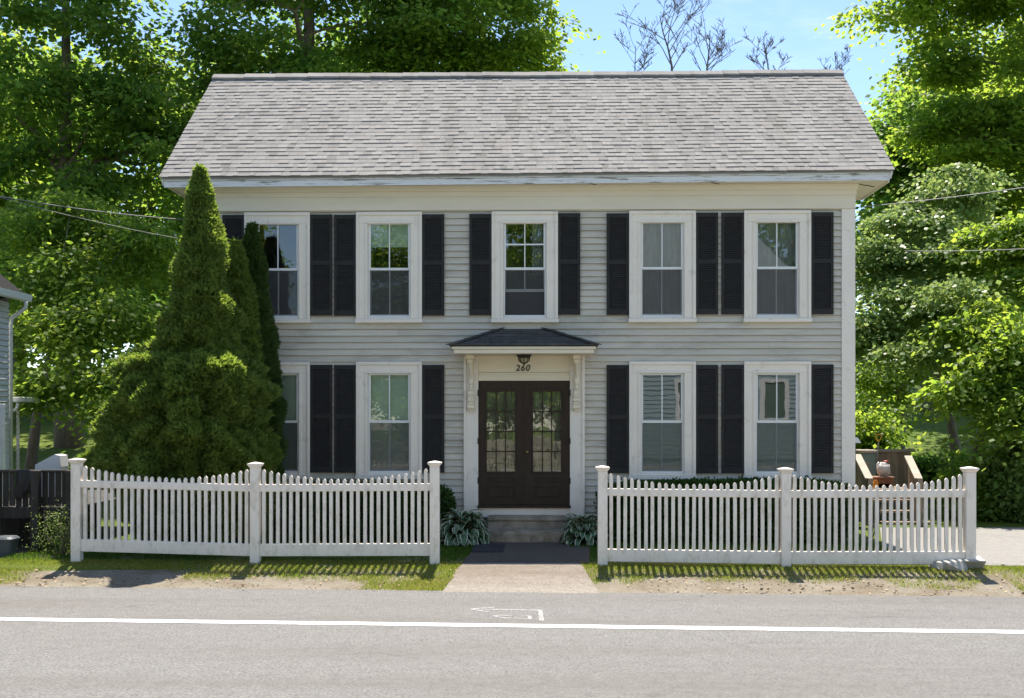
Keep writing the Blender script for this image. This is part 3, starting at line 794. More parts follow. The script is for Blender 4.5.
# carved brackets
def bracket(xc):
    m = MB(); y = YH-0.092
    zt = HZ0-0.006; zb = zh(413)
    def blk(w, d, z0, z1): m.bbox(xc-w/2, xc+w/2, y-d, y, z0, z1, 0.006)
    hgt = zt-zb
    blk(0.13, 0.30, zt-0.07, zt); blk(0.10, 0.25, zt-0.13, zt-0.071)
    prof = [(0.045,0),(0.055,0.02),(0.03,0.05),(0.03,0.09),(0.045,0.11),(0.05,0.15),(0.042,0.30),(0.032,0.40),(0.05,0.42),(0.05,0.44)]
    m.lathe((xc, y-0.055, zt-0.131-0.44), prof, 14)
    zz = zt-0.131-0.441
    for i, (w, d, hh) in enumerate(((0.10,0.10,0.07),(0.085,0.085,0.045),(0.115,0.10,0.06),(0.09,0.08,0.05),(0.12,0.09,0.07),(0.07,0.06,0.05))):
        blk(w, d, zz-hh, zz-0.001); zz -= hh
    # curved brace up to the hood
    pts = [(xc, y-0.05, zt-0.42), (xc, y-0.10, zt-0.33), (xc, y-0.17, zt-0.22), (xc, y-0.22, zt-0.12)]
    m.tube(pts, [0.03, 0.026, 0.026, 0.03], 8)
    m.build('bracket', M['entry'], house)
for pxb in (471.5, 576): bracket(PX(pxb, YH))
# doors
def leaf_door(x0, x1, knob, gx0, gx1):
    yd = YH+0.0; m = MB()
    gz1, gz0 = zh(391.5), zh(471.5)
    m.box(x0, gx0, yd-0.02, yd+0.025, Z_D0, Z_D1-0.003); m.box(gx1, x1, yd-0.02, yd+0.025, Z_D0, Z_D1-0.003)
    m.box(gx0, gx1, yd-0.02, yd+0.025, gz1, Z_D1-0.003)
    rows = [(Z_D0, Z_D0+0.11, 0), (Z_D0+0.11, Z_D0+0.30, 1), (Z_D0+0.30, Z_D0+0.36, 0), (Z_D0+0.36, gz0-0.10, 1), (gz0-0.10, gz0, 0)]
    for a, b, rec in rows:
        m.box(gx0, gx1, yd-0.02+(0.014 if rec else 0), yd+0.025, a, b-0.0005)
        if rec: m.bbox(gx0+0.03, gx1-0.03, yd-0.016, yd-0.005, a+0.025, b-0.025, 0.004)
    # raised surround
    for a, b, c, e in ((gx0-0.03, gx0, gz0-0.03, gz1+0.03), (gx1, gx1+0.03, gz0-0.03, gz1+0.03)): m.bbox(a, b, yd-0.034, yd-0.0205, c, e, 0.004)
    m.bbox(gx0+0.0005, gx1-0.0005, yd-0.034, yd-0.0205, gz1, gz1+0.03, 0.004); m.bbox(gx0+0.0005, gx1-0.0005, yd-0.034, yd-0.0205, gz0-0.03, gz0, 0.004)
    d = m.build('door', M['door'], house)
    m = MB()
    for i in (1, 2):
        x = gx0+(gx1-gx0)*i/3; m.box(x-0.010, x+0.010, yd-0.018, yd+0.015, gz0, gz1)
    for j in (1, 2, 3):
        z = gz0+(gz1-gz0)*j/4
        for i in range(3):
            a = gx0+(gx1-gx0)*i/3+(0.0102 if i else 0); b = gx0+(gx1-gx0)*(i+1)/3-(0.0102 if i < 2 else 0)
            m.box(a, b, yd-0.017, yd+0.014, z-0.010, z+0.010)
    m.build('glazing_bars', M['door'], d)
    m = MB(); m.box(gx0-0.002, gx1+0.002, yd-0.002, yd+0.002, gz0-0.002, gz1+0.002); m.build('pane', M['door_glass'], d)
    m = MB(); n = 18; vs = []
    for i in range(n+1):
        xx = gx0-0.02+(gx1-gx0+0.04)*i/n; dy = 0.010*math.sin(i*2.1+x0)
        vs += [(xx, yd+0.040+dy, gz0-0.03), (xx, yd+0.040+dy, gz1+0.03)]
    m.add(vs, [(2*i, 2*i+2, 2*i+3, 2*i+1) for i in range(n)]); m.build('curtain', M['sheer'], d)
    if knob:
        m = MB(); m.lathe((knob, yd-0.05, zh(452)-0.02), [(0.008,0),(0.022,0.008),(0.026,0.02),(0.022,0.032),(0.008,0.04)], 12); m.box(knob-0.005, knob+0.005, yd-0.045, yd-0.0205, zh(452)-0.006, zh(452)+0.006)
        m.build('door_knob', M['brass'], d)
    for zz in (Z_D0+0.35, Z_D0+1.0, Z_D1-0.25):
        hx = x0-0.006 if x0 < DM-0.1 and knob is None else x1+0.006
        if knob is None: hx = x0-0.004
        else: hx = x1+0.004
        m = MB(); m.tube([(hx, yd-0.075, zz), (hx, yd-0.075, zz+0.10)], 0.011, 8); m.build('hinge', M['iron'], d)
leaf_door(DX0+0.004, DM-0.003, None, PX(486.8, YH), PX(514.8, YH))
leaf_door(DM+0.003, DX1-0.004, DM+0.05, PX(533.2, YH), PX(560.8, YH))
m = MB(); m.box(DM-0.016, DM+0.016, YH-0.036, YH-0.0205, Z_D0+0.01, Z_D1-0.01); m.build('astragal', M['door'], house)
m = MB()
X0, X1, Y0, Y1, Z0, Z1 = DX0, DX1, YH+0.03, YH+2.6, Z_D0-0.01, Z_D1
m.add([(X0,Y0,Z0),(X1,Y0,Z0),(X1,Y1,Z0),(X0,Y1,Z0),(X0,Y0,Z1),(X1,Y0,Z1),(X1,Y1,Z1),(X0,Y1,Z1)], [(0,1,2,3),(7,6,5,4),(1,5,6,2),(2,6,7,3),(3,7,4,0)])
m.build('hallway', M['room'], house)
m = MB(); m.bbox(DX0-0.01, DX1+0.01, YH-0.13, YH-0.021, Z_D0-0.045, Z_D0-0.004, 0.006); m.build('threshold', M['door'], house)
m = MB(); m.bbox(DX0+0.002, DX1-0.002, YH-0.075, YH+0.01, 0.36, Z_D0-0.047, 0.004); m.build('kick_board', M['trim'], house)
# number 260
def digits():
    cu = bpy.data.curves.new('num', 'FONT'); cu.body = '260'; cu.size = 0.145; cu.extrude = 0.006; cu.shear = 0.18; cu.offset = 0.0016; cu.space_character = 1.12
    cu.resolution_u = 6
    o = bpy.data.objects.new('num', cu); C.objects.link(o)
    dg = bpy.context.evaluated_depsgraph_get(); me = bpy.data.meshes.new_from_object(o.evaluated_get(dg))
    bpy.data.objects.remove(o)
    mm = MB(); vs = [Vector((v.co.x, -v.co.z, v.co.y)) for v in me.vertices]
    x0 = min(v.x for v in vs); x1 = max(v.x for v in vs); cxm = PX(523, YH)
    zb = zh(371)
    mm.add([(v.x-(x0+x1)/2+cxm, YH-0.060+v.y, v.z+zb) for v in vs], [tuple(p.vertices) for p in me.polygons])
    mm.build('house_number', M['black_num'], house)
digits()
# lamp under the hood
m = MB(); lx = PX(524, 17.4); lz = HZ0-0.006
m.lathe((lx, 17.42, lz-0.05), [(0.085,0),(0.10,0.012),(0.125,0.035),(0.13,0.05)], 24)
for k in range(8):
    a = 2*math.pi*k/8; m.tube([(lx+0.092*math.cos(a), 17.42+0.092*math.sin(a), lz-0.045), (lx+0.085*math.cos(a), 17.42+0.085*math.sin(a), lz-0.10), (lx+0.03*math.cos(a), 17.42+0.03*math.sin(a), lz-0.14)], 0.007, 5)
m.lathe((lx, 17.42, lz-0.16), [(0.006,0),(0.022,0.012),(0.034,0.022)], 12)
lamp = m.build('ceiling_lamp', M['iron'], house, fix=False)
m = MB(); m.lathe((lx, 17.42, lz-0.137), [(0.03,0),(0.07,0.025),(0.08,0.05),(0.084,0.085)], 20); m.build('lamp_glass', M['lampglass'], lamp, smooth=True)
# stone steps
m = MB()
def rough_block(m, x0, x1, y0, y1, z0, z1, seed):
    bm = bmesh.new(); bmesh.ops.create_cube(bm, size=1)
    for v in bm.verts: v.co = ((x0+x1)/2+v.co.x*(x1-x0), (y0+y1)/2+v.co.y*(y1-y0), (z0+z1)/2+v.co.z*(z1-z0))
    bmesh.ops.bevel(bm, geom=list(bm.edges), offset=0.028, segments=2, affect='EDGES')
    bmesh.ops.subdivide_edges(bm, edges=[e for e in bm.edges if e.calc_length() > 0.3], cuts=12, use_grid_fill=True)
    for v in bm.verts:
        if v.co.z < z1-0.06 and v.co.y < (y0+y1)/2: v.co.y += 0.025
        n = mnoise.noise_vector(v.co*3+Vector((seed,0,0))); v.co += n*0.010
    bm.verts.index_update(); m.add([v.co for v in bm.verts], [[v.index for v in f.verts] for f in bm.faces]); bm.free()
steps = thing('stone_steps', 'two weathered grey granite steps below the dark double door', 'steps', (DM, 17.4, 0))
rough_block(m, P(486.5,520,17.42).x, P(567.5,520,17.42).x, 17.42, YH-0.095, -0.05, 0.405, 1); m.build('step', M['stone'], steps)
m = MB(); rough_block(m, P(481,540,17.02).x, P(567.5,540,17.02).x, 17.02, 17.412, -0.05, 0.195, 5); m.build('step', M['stone'], steps)
# doormat on the dark path
m = MB(); q = [G(471,554.5), G(503,554.5), G(505,546.5), G(475,546.5)]
m.prism([(p.x, p.y, 0.031) for p in q], (0,0,0.014)); tag(m.build('doormat', M['mat'], fix=True), 'black rubber doormat lying on the dark front path', 'doormat')

# ------------------------------------------------------------------ picket fences
def post_px(px, top, base, Y):
    p = P(px, base, Y); t = P(px, top, Y)
    return p.x, Y, p.z, t.z
FL = lambda x: 14.66 - 0.034*(x+3.84)
def solve(px):
    Y = 14.6
    for _ in range(5): Y = FL(PX(px, Y))
    return Y
def make_fence(label, posts):
    pts = []
    for px, top, base in posts:
        Y = solve(px); x, y, zb, zt = post_px(px, top, base, Y); pts.append(Vector((x, y, min(zb, 0.03))).to_tuple() + (zt,))
    f = thing('picket_fence', label, 'fence', (pts[0][0], pts[0][1], 0))
    for x, y, zb, zt in pts:
        m = MB(); w = 0.064
        m.bbox(x-w, x+w, y-w, y+w, zb-0.15, zt-0.075, 0.006); po = m.build('post', M['vinyl'], f)
        m = MB(); z = zt-0.0745
        def ring(h, r): return [(x-r, y-r, h), (x+r, y-r, h), (x+r, y+r, h), (x-r, y+r, h)]
        lev = [(z, 0.066), (z+0.010, 0.070), (z+0.030, 0.086), (z+0.048, 0.094), (z+0.056, 0.090), (z+0.0745, 0.012)]
        vs = sum([ring(h, r) for h, r in lev], [])
        fs = [(3,2,1,0)] + [(4*i+k, 4*i+(k+1)%4, 4*i+4+(k+1)%4, 4*i+4+k) for i in range(len(lev)-1) for k in range(4)] + [tuple(4*(len(lev)-1)+k for k in range(4))]
        m.add(vs, fs); m.build('post_cap', M['vinyl'], po)
    for a, b in zip(pts, pts[1:]):
        A = Vector(a[:3]); B = Vector(b[:3]); d = (B-A); d.z = 0; Lh = d.length; d.normalize(); nrm = Vector((-d.y, d.x, 0))
        zta, ztb = a[3], b[3]
        def rail(h0, h1, th, nm):
            m = MB(); s0, s1 = 0.0645, Lh-0.0645; b = 0.006
            pr = [(-th+b,h0),(th-b,h0),(th,h0+b),(th,h1-b),(th-b,h1),(-th+b,h1),(-th,h1-b),(-th,h0+b)]
            p0 = A+d*s0; p1 = A+d*s1
            vs = [(p0.x+nrm.x*o, p0.y+nrm.y*o, zta+h) for o, h in pr]+[(p1.x+nrm.x*o, p1.y+nrm.y*o, ztb+h) for o, h in pr]
            m.add(vs, [tuple(range(8)), tuple(range(15,7,-1))]+[(i, i+8, (i+1)%8+8, (i+1)%8) for i in range(8)])
            return m.build(nm, M['vinyl'], f, fix=True)
        rail(-0.405, -0.305, 0.026, 'top_rail'); rail(-1.285, -1.115, 0.026, 'bottom_rail')
        n = 25; first = None
        for k in range(n):
            s = 0.0645 + (Lh-0.129)*(k+0.62)/(n+0.24) + random.gauss(0, 0.0022)
            u = (s/Lh)*2-1
            drop = -0.065 - 0.175*(1-u*u)**0.9
            zz = zta+(ztb-zta)*s/Lh; p = A+d*s; drop += random.gauss(0, 0.003); ln_ = random.gauss(0, 0.003)
            m = MB(); w, t = 0.0232, 0.0165
            ztop = zz+drop; zbot = zz-1.20
            prof = [(-w, zbot), (w, zbot), (w, ztop-0.03), (w*0.55, ztop-0.008), (0.0, ztop), (-w*0.55, ztop-0.008), (-w, ztop-0.03)]
            prof = [(o+ln_*(z-zbot), z) for o, z in prof]; vs = [(p.x+d.x*o-nrm.x*t, p.y+d.y*o-nrm.y*t, z) for o, z in prof]+[(p.x+d.x*o+nrm.x*t, p.y+d.y*o+nrm.y*t, z) for o, z in prof]
            q = len(prof); m.add(vs, [tuple(range(q)), tuple(range(2*q-1,q-1,-1))]+[(i, i+q, (i+1)%q+q, (i+1)%q) for i in range(q)])
            m.build('picket', M['vinyl'], f, fix=True)
    return f
make_fence('white vinyl picket fence section in front of the arborvitae, left of the front path', [(77, 458, 560.7), (255.5, 462, 565), (434.8, 460.8, 564)])
make_fence('white vinyl picket fence section in front of the long hedge, right of the front path', [(602.5, 465.5, 566.5), (785.5, 467.3, 568.5), (969.5, 466.5, 565)])

# ------------------------------------------------------------------ foliage
rng = np.random.default_rng(11)
def unit(a): return a/np.maximum(np.linalg.norm(a, axis=1, keepdims=True), 1e-9)
def leaves(name, pos, axis, nrm, ln, wd, mt, parent, extra=None):
    """folded diamond leaves: base, right, tip, left"""
    n = len(pos); axis = unit(axis); side = unit(np.cross(axis, nrm)); up = np.cross(side, axis)
    ln = np.broadcast_to(np.asarray(ln), (n,))[:,None]; wd = np.broadcast_to(np.asarray(wd), (n,))[:,None]
    base = pos; tip = pos+axis*ln - up*ln*0.12; mid = pos+axis*ln*0.45 + up*ln*0.06
    r = mid+side*wd*0.5 - up*wd*0.16; l = mid-side*wd*0.5 - up*wd*0.16
    V = np.stack([base, r, tip, l], 1).reshape(-1, 3)
    i = np.arange(n)[:,None]*4
    Fc = np.concatenate([i+np.array([[0,1,2]]), i+np.array([[0,2,3]])], 0)
    if extra is not None:
        ev, ef = extra; Fc = np.concatenate([Fc, ef+len(V)], 0); V = np.concatenate([V, ev], 0)
    return link_np(name, V, Fc, mt, parent)

def sample_ellipsoids(els, n, shell=0.5):
    vol = np.array([(e[3]*e[4]*e[5])**0.67 for e in els]); vol /= vol.sum()
    idx = rng.choice(len(els), n, p=vol); E = np.array(els)[idx]
    d = unit(rng.normal(size=(n,3))); r = (shell+(1-shell)*rng.random(n)**0.7)[:,None]
    return E[:,:3]+d*r*E[:,3:6]

def tree(name, label, cat, base, top, els, nclump, nleaf, leaf_len, mt, trunk_r=0.3, clump=(0.75,0.35), group=None, nlimb=14, trunk_top=None, bark='bark', zmin=None, sides=7, wander=0.25, shell=0.45, fork=0.32):
    base = Vector(base); t = thing(name, label, cat, base, group)
    cl = sample_ellipsoids(els, nclump, shell)
    if zmin is not None: cl[:,2] = np.maximum(cl[:,2], zmin+rng.random(nclump)*0.6)
    # trunk and limbs
    m = MB(); top = Vector(top); npt = 9; tp = []
    for i in range(npt):
        s = i/(npt-1); p = base.lerp(top, s)
        p += Vector((mnoise.noise(Vector((s*3, base.x, 1))), mnoise.noise(Vector((s*3, base.x, 7))), 0))*wander*math.sin(s*math.pi*0.9)
        tp.append(p)
    rad = [trunk_r*(1.35 if i == 0 else 1.0)*(1-0.95*i/(npt-1)) for i in range(npt)]
    tp[0] = base-Vector((0,0,0.3)); m.tube(tp, rad, 10)
    nodes = [(tp[i].lerp(tp[i+1], 0.5), rad[i+1]) for i in range(int(npt*fork), npt-1)]
    order = rng.permutation(nclump)
    for q, ci in enumerate(order):
        c = Vector(cl[ci])
        if q < nlimb:
            best = min(nodes[:npt], key=lambda nd: (nd[0]-c).length + max(0, nd[0].z-c.z+0.5)*2.0); r0 = min(best[1]*0.6, trunk_r*0.42)
        else:
            best = min(nodes, key=lambda nd: (nd[0]-c).length + max(0, nd[0].z-c.z)*0.7); r0 = min(best[1]*0.65, trunk_r*0.16)
        a = best[0]; dist = (c-a).length
        pts = []; nn = 5 if q < nlimb else 4; rr = []
        for i in range(nn):
            s = i/(nn-1); p = a.lerp(c, s) + Vector((0,0,1))*dist*0.10*math.sin(s*math.pi)
            p += Vector((rng.normal(), rng.normal(), rng.normal()))*dist*0.035*(0 < i < nn-1)
            pts.append(p); rr.append(max(0.006, r0*(1-0.8*s)))
        m.tube(pts, rr, sides if q < nlimb else 4, cap=False)
        nodes += list(zip(pts[1:], rr[1:]))
    m.build('trunk', M[bark], t, smooth=True)
    # leaves
    per = nleaf//nclump; n = per*nclump
    ci = np.repeat(np.arange(nclump), per); csz = rng.uniform(0.65, 1.35, nclump)[ci][:,None]
    off = rng.normal(size=(n,3))*np.array([clump[0], clump[0], clump[1]])*0.5*csz
    # each clump droops at the rim
    off[:,2] -= 0.25*(off[:,0]**2+off[:,1]**2)/max(clump[0],0.2)
    pos = cl[ci]+off
    outw = off*np.array([1,1,0.3]) + rng.normal(size=(n,3))*0.25; outw[:,2] -= 0.25
    nr = rng.normal(size=(n,3))*0.55+np.array([0,0,1.0])
    ll = leaf_len*rng.uniform(0.65, 1.3, n)
    leaves('crown', pos, outw, nr, ll, ll*0.85, mt, t)
    return t

def at(px, py, Y): return P(px, py, Y)
def ell(px, py, Y, rx_px, ry_px, ry_depth):
    """crown lobe given by its centre and size as seen, in metres at its own depth"""
    c = P(px, py, Y); k = Y/F
    return (c.x, c.y, c.z, rx_px*k, ry_depth, ry_px*k)
def gz(px, Y):
    x = PX(px, Y); return Vector((x, Y, terrain(x, Y)))

TG_L = 'broadleaf trees behind the house on the left'
Y = 33
tree('maple_tree', 'tall dark maple filling the left edge of the picture behind the power lines', 'tree', gz(70, Y), at(60, -150, Y),
     [ell(40,60,Y,130,150,3.0), ell(150,160,Y,80,90,2.5), ell(30,250,Y,90,60,2.0), ell(140,300,Y,60,60,2.0), ell(60,-120,Y,120,70,3), ell(92,-190,22.8,90,60,1.6)], 230, 56000, 0.185, M['leaf'], 0.36, (1.1,0.34))  # last lobe is unseen, added high above to shade the left deck
Y = 34.5
tree('maple_tree', 'big maple rising behind the left half of the roof ridge', 'tree', gz(300, Y), at(310, -220, Y),
     [ell(300,20,Y,120,90,3.5), ell(240,-80,Y,110,80,3), ell(400,-20,Y,110,80,3), ell(220,120,Y,60,70,2.5), ell(330,-180,Y,140,60,3.5)], 190, 50000, 0.18, M['leaf'], 0.42, (1.05,0.34))
Y = 36
tree('maple_tree', 'sunlit yellow-green maple behind the roof ridge, its edge against the open sky', 'tree', gz(470, Y), at(465, -170, Y),
     [ell(480,30,Y,70,70,2.5), ell(520,50,Y,40,40,1.6), ell(440,-50,Y,90,80,3), ell(490,-70,Y,60,60,2.4), ell(430,60,Y,60,40,2)], 150, 40000, 0.175, M['leaf2'], 0.34, (0.95,0.32))
Y = 26
tree('young_maple_tree', 'slim trunked young maple with bright low leaves beside the neighbouring house', 'tree', gz(27, 25.5), at(70, 215, 26.5),
     [ell(60,225,27.4,60,26,0.9), ell(135,250,26.6,46,26,0.8), ell(60,280,25.8,56,26,0.8), ell(120,310,25.0,50,26,0.8), ell(55,335,24.4,46,24,0.7), ell(105,365,23.6,46,22,0.7), ell(45,388,23.8,34,14,0.5), ell(120,405,22.8,30,14,0.5)], 95, 26000, 0.13, M['leaf2'], 0.15, (0.9,0.35), nlimb=10)
Y = 44
far = tree('far_maple_tree', 'distant rounded tree on the meadow behind the left trees', 'tree', gz(150, Y), at(150, 20, Y),
     [ell(150,150,Y,110,110,3.5), ell(120,260,Y,110,90,3.5), ell(190,300,Y,90,80,3.5)], 170, 34000, 0.24, M['leaf2'], 0.3, (1.4,0.5))
def copy_tree(src, base, label, rot, scale, group=None):
    o = src.copy(); C.objects.link(o); o.location = base; o.rotation_euler = (0,0,rot); o.scale = (scale,)*3; o['label'] = label
    for ch in src.children:
        c = ch.copy(); C.objects.link(c); c.parent = o
    return o
copy_tree(far, gz(20, 50), 'distant tree showing through the branches at the far left edge', 2.0, 1.15)
copy_tree(far, gz(330, 48), 'distant tree hidden mostly by the house, left of its middle', 4.0, 1.1)
copy_tree(far, gz(960, 52), 'distant rounded tree on the meadow behind the right trees', 1.0, 1.1)
copy_tree(far, gz(1060, 47), 'distant tree at the far right edge of the meadow', 3.0, 1.2)
copy_tree(far, gz(-60, 40), 'distant tree behind the neighbouring house roof', 5.2, 1.0)

# right hand trees
Y = 38
tree('maple_tree', 'large bright maple overhanging the upper right corner', 'tree', gz(1075, Y), at(1060, -160, Y),
     [ell(1010,60,Y,100,90,2.6), ell(930,45,Y,45,28,1.2), ell(985,130,Y,70,45,2.0), ell(1060,-60,Y,120,90,3), ell(1080,180,Y,80,60,2.2), ell(900,12,Y,38,14,0.8), ell(960,-20,Y,70,40,2)], 150, 40000, 0.20, M['leaf2'], 0.40, (1.05,0.26))
Y = 43
tree('maple_tree', 'dense darker maple just right of the roof end', 'tree', gz(925, Y), at(925, 60, Y),
     [ell(920,150,Y,60,65,2.2), ell(890,130,Y,34,40,1.4), ell(960,240,Y,80,80,2.6), ell(900,240,Y,60,60,2.2), ell(985,190,Y,60,60,2.2)], 120, 32000, 0.21, M['leaf'], 0.30, (1.15,0.36))
Y = 24.5
tree('sumac_tree', 'pale green bushy tree leaning beside the right end of the house', 'tree', gz(968, Y), at(925, 250, 26.2),
     [ell(955,195,27.2,40,28,0.8), ell(910,225,26.6,42,26,0.7), ell(880,262,25.9,40,26,0.7), ell(940,258,25.4,46,26,0.7), ell(905,302,25.0,50,26,0.7), ell(960,300,23.8,44,26,0.7), ell(880,340,24.8,36,22,0.6), ell(935,345,23.3,46,22,0.6)], 100, 30000, 0.115, M['leaf3'], 0.14, (0.62,0.15), fork=0.3, wander=0.4)
Y = 22.8
tree('maple_tree', 'leafy dark trunked maple at the right edge beyond the driveway', 'tree', gz(975, Y), at(1010, 262, 24.4),
     [ell(1010,245,24.6,50,26,0.8), ell(1040,290,23.6,46,28,0.8), ell(990,320,22.8,46,24,0.7), ell(1030,350,21.8,46,26,0.7), ell(985,385,21.6,42,20,0.6), ell(1045,410,20.8,34,26,0.6)], 75, 21000, 0.13, M['leaf2'], 0.16, (0.65,0.16), wander=0.3)
tree('young_maple_tree', 'thin straight sapling at the right edge in front of the brush', 'tree', gz(1013, 21.5), at(1011, 330, 21.5),
     [ell(1020,350,21.5,40,40,0.9), ell(1035,420,21.5,30,40,0.9)], 40, 8000, 0.11, M['leaf2'], 0.09, (0.6,0.28), nlimb=6, wander=0.08)
tree('young_maple_tree', 'dark slender tree standing behind the wooden deck', 'tree', gz(900, 31), at(902, 330, 31),
     [ell(880,385,31,40,28,1.0), ell(925,350,31,40,28,1.0), ell(865,420,30,22,26,0.8)], 50, 12000, 0.13, M['leaf2'], 0.13, (0.7,0.3), nlimb=6)

def bush(name, label, base, els, nclump, nleaf, ln, mt, group=None, clump=(0.4,0.25)):
    return tree(name, label, 'shrub', base, (base[0], base[1], base[2]+max(0.4, els[0][2]-base[2])), els, nclump, nleaf, ln, mt, 0.035, clump, group, nlimb=8, sides=4, wander=0.1, fork=0.1, shell=0.2)
bg = 'brush beyond the driveway'
for i, (px, Y, w, h, lab, mt) in enumerate((
    (985, 21.8, 46, 36, 'low leafy bush behind the end post of the right fence', 'leaf2'),
    (1035, 21.0, 45, 45, 'roundish green bush at the right frame edge behind the driveway', 'leaf3'),
    (945, 24.5, 36, 24, 'bright low shrub right of the wooden deck rail', 'leaf'),
    (895, 25.5, 30, 20, 'green shrub right behind the wooden deck', 'leaf2'),
    (865, 27, 26, 40, 'bright shrub between house corner and deck', 'leaf2'))):
    g = gz(px, Y); z = h*Y/F
    bush('shrub', lab, g, [(g.x, g.y, g.z+z*0.9, w*Y/F, 0.7, z)], 46, 6500, 0.11, M[mt])

# dead trees behind the ridge
def bare_tree(label, px, tip, Y, spread, seed, r0=0.10):
    rr = random.Random(seed); b = gz(px, Y); t = thing('bare_tree', label, 'tree', b, None)
    m = MB(); zt = P(px, tip, Y).z; z0 = P(px, 84, Y).z
    def grow(p, d, ln, r, lev):
        pts = [p]; q = p.copy(); n = 5
        for i in range(n):
            d = (d+Vector((rr.uniform(-1,1), rr.uniform(-1,1), rr.uniform(-0.2,0.6)))*0.14).normalized(); q = q+d*ln/n; pts.append(q.copy())
        m.tube(pts, [max(0.007, r*(1-0.75*i/n)) for i in range(n+1)], 5 if lev else 7, cap=False)
        if lev < 3:
            for k in range(rr.randint(3, 6) if lev else 10):
                s = rr.uniform(0.3, 0.95); i = min(n-1, int(s*n)); a = rr.uniform(0, 6.28)
                dd = (d*0.75+Vector((math.cos(a), math.sin(a)*0.6, rr.uniform(0.0,0.4)))*0.9).normalized()
                grow(pts[i].lerp(pts[i+1], s*n-i), dd, ln*rr.uniform(0.26, 0.52)*(spread if lev == 0 else 1), r*0.5*(1-0.5*s), lev+1)
    m.tube([b-Vector((0,0,0.3)), Vector((b.x, b.y, (b.z+z0)/2)), Vector((b.x, b.y, z0-0.6))], [r0*2.6, r0*1.7, r0], 8, cap=False)
    grow(Vector((b.x, b.y, z0-0.6)), Vector((0,0,1)), zt-z0+0.6, r0, 0)
    m.build('branches', M['deadwood'], t, smooth=True)
bare_tree('tallest bare dead tree showing above the roof ridge', 674, 8, 34, 1.2, 3, 0.05)
bare_tree('bare dead tree with forked top, just right of the tallest one above the ridge', 708, 30, 35, 1.25, 8, 0.045)
bare_tree('short wispy bare tree above the ridge, leftmost of the dead trees', 633, 42, 37, 1.2, 5, 0.032)
bare_tree('low bare treetop above the ridge right of its middle', 771, 50, 36, 1.25, 12, 0.032)
bare_tree('tiny bare twigs above the right end of the ridge', 832, 60, 38, 1.2, 15, 0.022)

# arborvitae
def conifer(label, prof, Yc, n, seed, foliage='arb'):
    """prof: list of (z, radius, centre x)"""
    prof = sorted(prof); zs = np.array([p[0] for p in prof]); rs = np.array([p[1] for p in prof]); cx = np.array([p[2] for p in prof])
    base = (float(cx[0]), Yc, 0); t = thing('arborvitae', label, 'evergreen', base)
    m = MB(); m.tube([(cx[0], Yc, -0.2), (cx[0], Yc, 0.6), (np.interp(zs[-1]*0.7, zs, cx), Yc, zs[-1]*0.7)], [0.10, 0.08, 0.03], 8); m.build('trunk', M['bark'], t)
    def lump(th, z):
        a = np.asarray(th); zz_ = np.broadcast_to(np.asarray(z), a.shape)
        rr_ = np.interp(zz_, zs, rs)
        q = np.array([0.36*mnoise.noise(Vector((math.cos(t_)*max(r_,.25)*2.1+seed, math.sin(t_)*max(r_,.25)*2.1, h_*1.9)))+0.32*mnoise.noise(Vector((math.cos(t_)*max(r_,.25)*4.6, math.sin(t_)*max(r_,.25)*4.6+seed, h_*4.2))) for t_, r_, h_ in zip(a, rr_, zz_)])
        return 1 + (0.85 if foliage == 'arb' and zs[-1] > 5 else 0.5)*q*np.clip(rr_/0.55, 0.12, 1)/np.maximum(rr_, 0.05)
    # sprays: pick heights with probability ~ radius
    zz = np.linspace(zs[0], zs[-1], 400); rr = np.interp(zz, zs, rs)+0.04; pdf = rr/rr.sum()
    nsp = n//7
    z = rng.choice(zz, nsp, p=pdf)+rng.normal(size=nsp)*0.02; th = rng.random(nsp)*2*math.pi
    r = np.interp(z, zs, rs); dep = rng.random(nsp)**1.8
    R_ = r*lump(th, z)-np.minimum(0.16, 0.3*r)*dep
    c = np.stack([np.interp(z, zs, cx)+R_*np.cos(th), Yc+R_*np.sin(th), z], 1)
    c[:,2] = np.maximum(c[:,2], 0.05)
    out = np.stack([np.cos(th), np.sin(th), np.full(nsp, 0.75)], 1)+rng.normal(size=(nsp,3))*0.35
    # each spray: a small flat fan of 7 scale-leaf twigs
    o = unit(out); nr = unit(np.cross(o, rng.normal(size=(nsp,3)))); sd = np.cross(o, nr)
    pos = np.repeat(c, 7, 0); k = np.tile(np.array([-3,-2,-1,0,1,2,3]), nsp)[:,None]/3.0
    ax = np.repeat(o, 7, 0)+np.repeat(sd, 7, 0)*k*0.85+rng.normal(size=(nsp*7,3))*0.18
    pos = pos+np.repeat(sd, 7, 0)*k*0.03+np.repeat(o, 7, 0)*(1-np.abs(k))*0.03
    ln = 0.078*rng.uniform(0.7, 1.3, nsp*7)
    # inner foliage mass
    nt_, nz_ = 40, 40; ev = []; 
    zc = np.linspace(zs[0], zs[-1]-0.08, nz_)
    for zz_ in zc:
        a = np.linspace(0, 2*math.pi, nt_, endpoint=False); rr_ = np.interp(zz_, zs, rs)*0.74*lump(a, np.full(nt_, zz_))
        x0 = np.interp(zz_, zs, cx); ev.append(np.stack([x0+rr_*np.cos(a), Yc+rr_*np.sin(a), np.full(nt_, zz_)], 1))
    ev = np.concatenate(ev, 0); ef = []
    for j in range(nz_-1):
        for i in range(nt_):
            a, b = j*nt_+i, j*nt_+(i+1)%nt_; ef += [(a, b, b+nt_), (a, b+nt_, a+nt_)]
    leaves('crown', pos, ax, np.repeat(nr, 7, 0)+rng.normal(size=(nsp*7,3))*0.3, ln, ln*0.42, M[foliage], t, (ev, np.array(ef)))
    return t
YA = 16.3
def pr(Y, rows): return [(P(c, y, Y).z, hw*Y/F, PX(c, Y)) for y, c, hw in rows]
